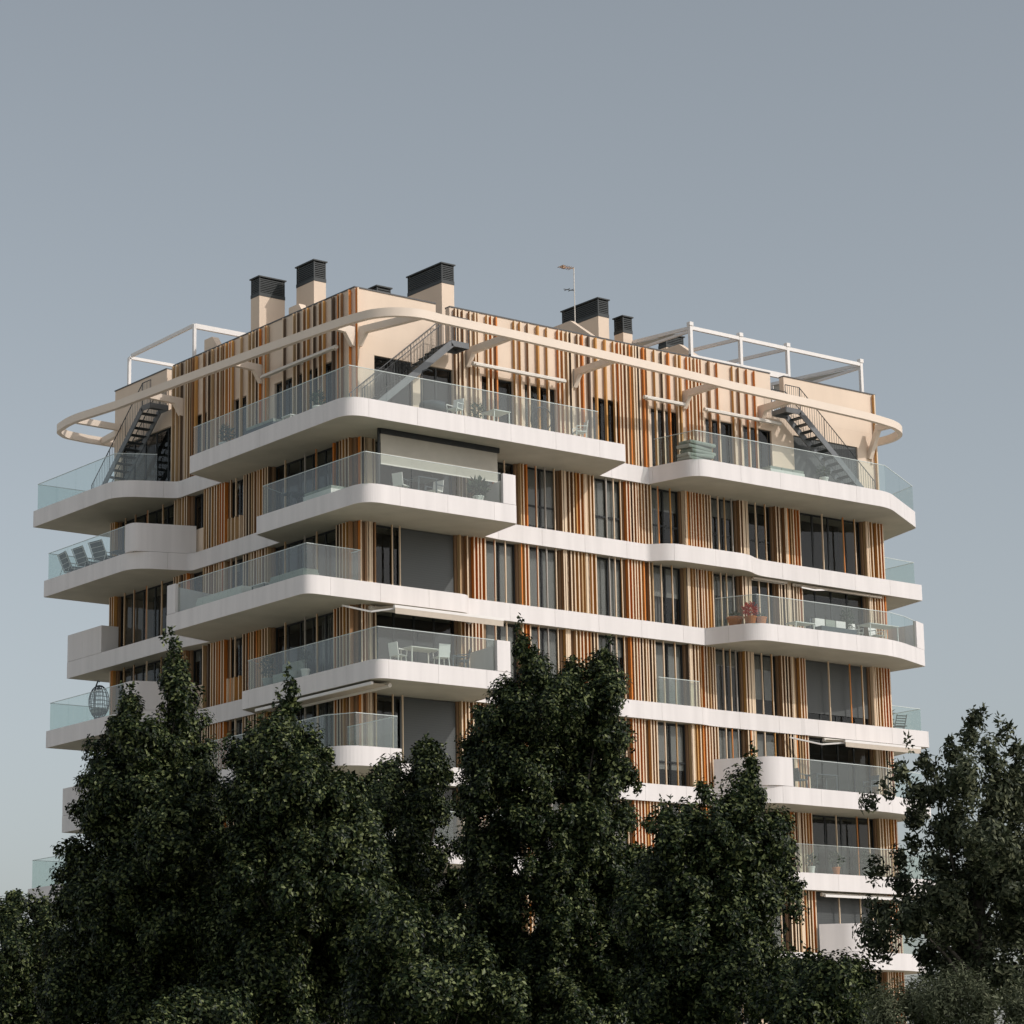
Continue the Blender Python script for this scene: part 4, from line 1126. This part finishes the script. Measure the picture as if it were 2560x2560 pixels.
    'G': [(-22.86,-50.16,7.76,0.074),(-22.58,-49.82,7.57,0.183),(-23,-49.82,7.28,0.182),(-22.92,-50.52,7.12,0.229),(-22.04,-50.23,7.02,0.199),(-23.35,-49.67,7.02,0.181),(-23.98,-49.61,6.91,0.196),(-23.65,-48.88,6.75,0.133),(-23.5,-50.47,6.76,0.364),(-22.28,-50.12,6.59,0.372),(-23.32,-49.52,6.62,0.247),(-23.17,-49.01,6.31,0.216),(-23.11,-49.73,6.11,0.329),(-22.92,-50.43,5.86,0.471),(-23.54,-49.34,5.87,0.164),(-23.31,-49.67,5.52,0.262),(-22.37,-49.66,5.28,0.513),(-22.23,-50.46,5.68,0.426),(-23.24,-48.78,5.26,0.249),(-23.29,-49.72,4.93,0.424),(-23.77,-48.83,4.82,0.23),(-23.59,-49.3,4.6,0.376),(-23.28,-48.21,4.45,0.234),(-21.9,-48.94,4.5,0.572),(-21.29,-49.43,4.66,0.522),(-22.93,-48.9,4.17,0.265),(-22.78,-49.36,3.87,0.378),(-22.69,-50.28,3.74,0.501),(-22.07,-50.27,7.33,0.199),(-22.13,-50.44,6.61,0.313),(-22.66,-50.62,7.41,0.131),(-24.12,-49.02,6.54,0.082),(-23.91,-49.42,7.12,0.099),(-23.74,-48.69,5.51,0.116),(-23.32,-48.85,5.67,0.149),(-22.48,-50.63,5.08,0.487),(-23.33,-49.43,7.15,0.116),(-24.02,-50.86,6.7,0.309),(-22.76,-50.63,6.45,0.315),(-23.33,-49.95,6.11,0.281),(-23.94,-51.33,5.75,0.393),(-22.91,-50.1,5.32,0.435),(-22.76,-50.94,5.56,0.36),(-24.09,-50.54,4.91,0.355),(-24.11,-49.8,4.6,0.318),(-22.8,-49.84,4.43,0.478),(-22.08,-50.27,4.52,0.437),(-23.1,-49.57,3.88,0.322),(-22.47,-50.22,3.76,0.433),(-22.5,-50.75,6.56,0.267),(-22.64,-50.85,4.97,0.416)],
    'H': [(-28.27,-53.68,3.12,0.31),(-28.25,-54.34,3.16,0.362),(-28.14,-54.87,3.07,0.331),(-28.91,-53.9,2.92,0.236),(-27.37,-54.72,2.97,0.308),(-27.91,-53.71,2.86,0.382)],
    'A': [(-26,-23.99,6.84,0.21),(-25.39,-23.87,6.61,0.313),(-26.22,-24.19,6.23,0.463),(-24.92,-23.52,6.08,0.54),(-25.7,-23.75,5.57,0.603),(-25.15,-24.46,5.27,0.531),(-26.26,-24.59,4.69,0.637),(-25.17,-24.29,4.49,0.646),(-26.03,-23.95,4.03,0.551),(-25.21,-23.39,4.05,0.652),(-26.39,-24.64,6.16,0.395),(-25.71,-24.88,5.88,0.453),(-26.69,-25.48,5.39,0.502),(-25.69,-25.24,5.16,0.45),(-26.46,-25.1,4.55,0.543),(-25.6,-25.36,4.39,0.546),(-26.38,-24.81,3.94,0.467),(-25.31,-23.66,4.12,0.559)],
    'J': [(-31.33,-46.29,4.59,0.351),(-30.6,-46.29,4.44,0.251),(-31.97,-46.7,4.17,0.374),(-31.16,-47.68,3.65,0.4),(-31.73,-47.16,3.67,0.49),(-30.3,-46.77,3.19,0.412),(-29.94,-47.09,3.47,0.322),(-31.96,-46.41,3.32,0.345),(-32.34,-47.74,4.43,0.289),(-32.21,-46.97,4.21,0.319),(-30.64,-47,3.64,0.351),(-31.92,-47.57,3.6,0.416),(-30.39,-46.87,3.2,0.353),(-30.44,-47.74,3.38,0.271),(-31.7,-45.99,3.37,0.3)],
    'K': [(-34.17,-44.88,3.26,0.261),(-33.7,-44.86,3.16,0.31),(-33.78,-45.56,3.21,0.259),(-34.88,-45.34,3.12,0.256)],
}
TREES = {
 'B': ('ficus_tree', 'tall dark ficus at left with two pointed leaders', 'tree', 'leaf', 0.092, .050, 1.0),
 'C': ('ficus_tree', 'dark ficus with a single pointed leader below the left corner balconies', 'tree', 'leaf', 0.092, .050, 1.0),
 'D': ('ficus_tree', 'low rounded ficus in the gap between the taller left and middle trees', 'tree', 'leaf', 0.092, .050, .85),
 'E': ('ficus_tree', 'tallest and broadest ficus in the middle, with two leaders against the slats', 'tree', 'leaf', 0.092, .050, .9),
 'F': ('ficus_tree', 'dark ficus right of the middle, below the solid curved parapet', 'tree', 'leaf', .086, .047, 1.0),
 'I': ('leafy_bush', 'low sunlit bushy crown in front, under the lowest right balcony', 'bush', 'leaf', .082, .046, 1.0),
 'G': ('loose_tree', 'loose airy tree with drooping leaves at the right edge', 'tree', 'leaf_b', .105, .045, .62),
 'H': ('olive_bush', 'pale grey olive bush in the bottom right corner', 'bush', 'leaf_c', .075, .02, 1.1),
 'A': ('ficus_tree', 'low dark tree at the far left edge', 'tree', 'leaf', 0.092, .050, .9),
 'J': ('leafy_bush', 'dark bushy crown low in front between left and middle trees', 'bush', 'leaf', .082, .046, 1.0),
 'K': ('leafy_bush', 'small sunlit bush at the bottom edge, left', 'bush', 'leaf', .08, .044, 1.0),
}
for key, cl in CL.items():
    name, label, cat, lm, LL, LW_, dens = TREES[key]
    rng = np.random.default_rng(sum(map(ord, key)) * 7)
    cl = np.array(cl)
    c, r = cl[:, :3], cl[:, 3]
    wgt = r ** 2
    base = (c[:, :2] * wgt[:, None]).sum(0) / wgt.sum()
    grp = 'ficus trees in front of the block' if name == 'ficus_tree' else None
    t = thing(name, label, cat, (float(base[0]), float(base[1]), 0.0), grp)
    org = np.array([base[0], base[1], 0.0])
    pts, dirs = [], []
    ip, idr = [], []
    for (cc, rr_) in zip(c, r):
        # small clumps spread over the outside of each bough
        ns = max(5, int((27 if key != 'G' else 20) * (rr_ / .5) ** 1.6))
        u = rng.normal(0, 1, (ns, 3)); u /= np.linalg.norm(u, axis=1)[:, None]
        sc = cc + u * (rr_ * rng.uniform(.5, 1.22, (ns, 1))) * (np.array([1.0, 1.0, 1.1]) * rng.uniform(.82, 1.2, 3))
        sr = (.07 + .19 * rng.uniform(0, 1, ns) ** 1.6) * (1.0 if rr_ > .2 else .6)
        for p0, u0, q0 in zip(sc, u, sr):
            k = int(dens * 100 * (q0 / .14) ** 2)
            v = rng.normal(0, 1, (k, 3)); v /= np.linalg.norm(v, axis=1)[:, None]
            pts.append(p0 + v * (q0 * rng.uniform(.35, 1.15, (k, 1))) * np.array([1.0, 1.0, 1.2]))
            nn = v * .75 + u0 * .55 + np.array([0, 0, .45])
            if key == 'G': nn = v * .8 + u0 * .6
            dirs.append(nn / np.linalg.norm(nn, axis=1)[:, None])
        if rr_ > .14:
            ni = int(900 * (rr_ / .5) ** 2 * dens ** 1.5)
            u = rng.normal(0, 1, (ni, 3)); u /= np.linalg.norm(u, axis=1)[:, None]
            ip.append(cc + u * (rr_ * rng.uniform(.1, .74, (ni, 1))))
            idr.append(u)
    # bare-stemmed shoots standing out of the top
    tp_ = c[np.argsort(-c[:, 2])][:6]
    for q in tp_:
        for _ in range(3):
            b0 = q + rng.normal(0, .10, 3)
            ln = rng.uniform(.12, .38)
            dv = np.array([rng.normal(0, .25), rng.normal(0, .25), 1.0])
            k = 26
            s = rng.uniform(.1, 1, (k, 1))
            pts.append(b0 + dv * s * ln + rng.normal(0, .022, (k, 3)))
            nn = rng.normal(0, 1, (k, 3)); nn[:, 2] = abs(nn[:, 2])
            dirs.append(nn / np.linalg.norm(nn, axis=1)[:, None])
    pts = np.concatenate(pts) - org; dirs = np.concatenate(dirs)
    o = link('crown', leaves_mesh('crown', pts, dirs, LL, LW_, M[lm], rng, .30, True), t)
    tag(o, None, None, None, 'stuff')
    if ip:
        ipp = np.concatenate(ip) - org
        o = link('inner_crown', leaves_mesh('inner_crown', ipp, np.concatenate(idr), LL * 1.25, LW_ * 1.4, M[lm], rng, .6, True), t)
        tag(o, None, None, None, 'stuff')
    # trunk with limbs that reach into the clumps
    zt = float(c[:, 2].max())
    tops = c[np.argsort(-c[:, 2])][:max(3, len(c) // 2)]
    mid = np.array([base[0], base[1], max(.8, float(np.percentile(c[:, 2], 35)))]) - org
    tk = 1.0 if cat == 'tree' else .35
    tr = MB().tube([(0, 0, -.1), (.06, -.04, mid[2] * .35), (-.05, .05, mid[2] * .7), tuple(mid)], [.22 * tk, .17 * tk, .14 * tk, .10 * tk], 8)
    link('trunk', tr.mesh('trunk', M['bark']), t)
    for j, q in enumerate(c[rng.permutation(len(c))[:9]] - org):
        st = Vector((0, 0, max(.5, min(float(q[2]) - .6, mid[2])) * rng.uniform(.55, .95)))
        e = Vector(q)
        md = st.lerp(e, .55) + Vector((rng.normal(0, .12), rng.normal(0, .12), .1))
        link('limb', MB().tube([st, md, e], [.042 * tk, .028 * tk, .010 * tk], 6).mesh('limb', M['bark']), t)
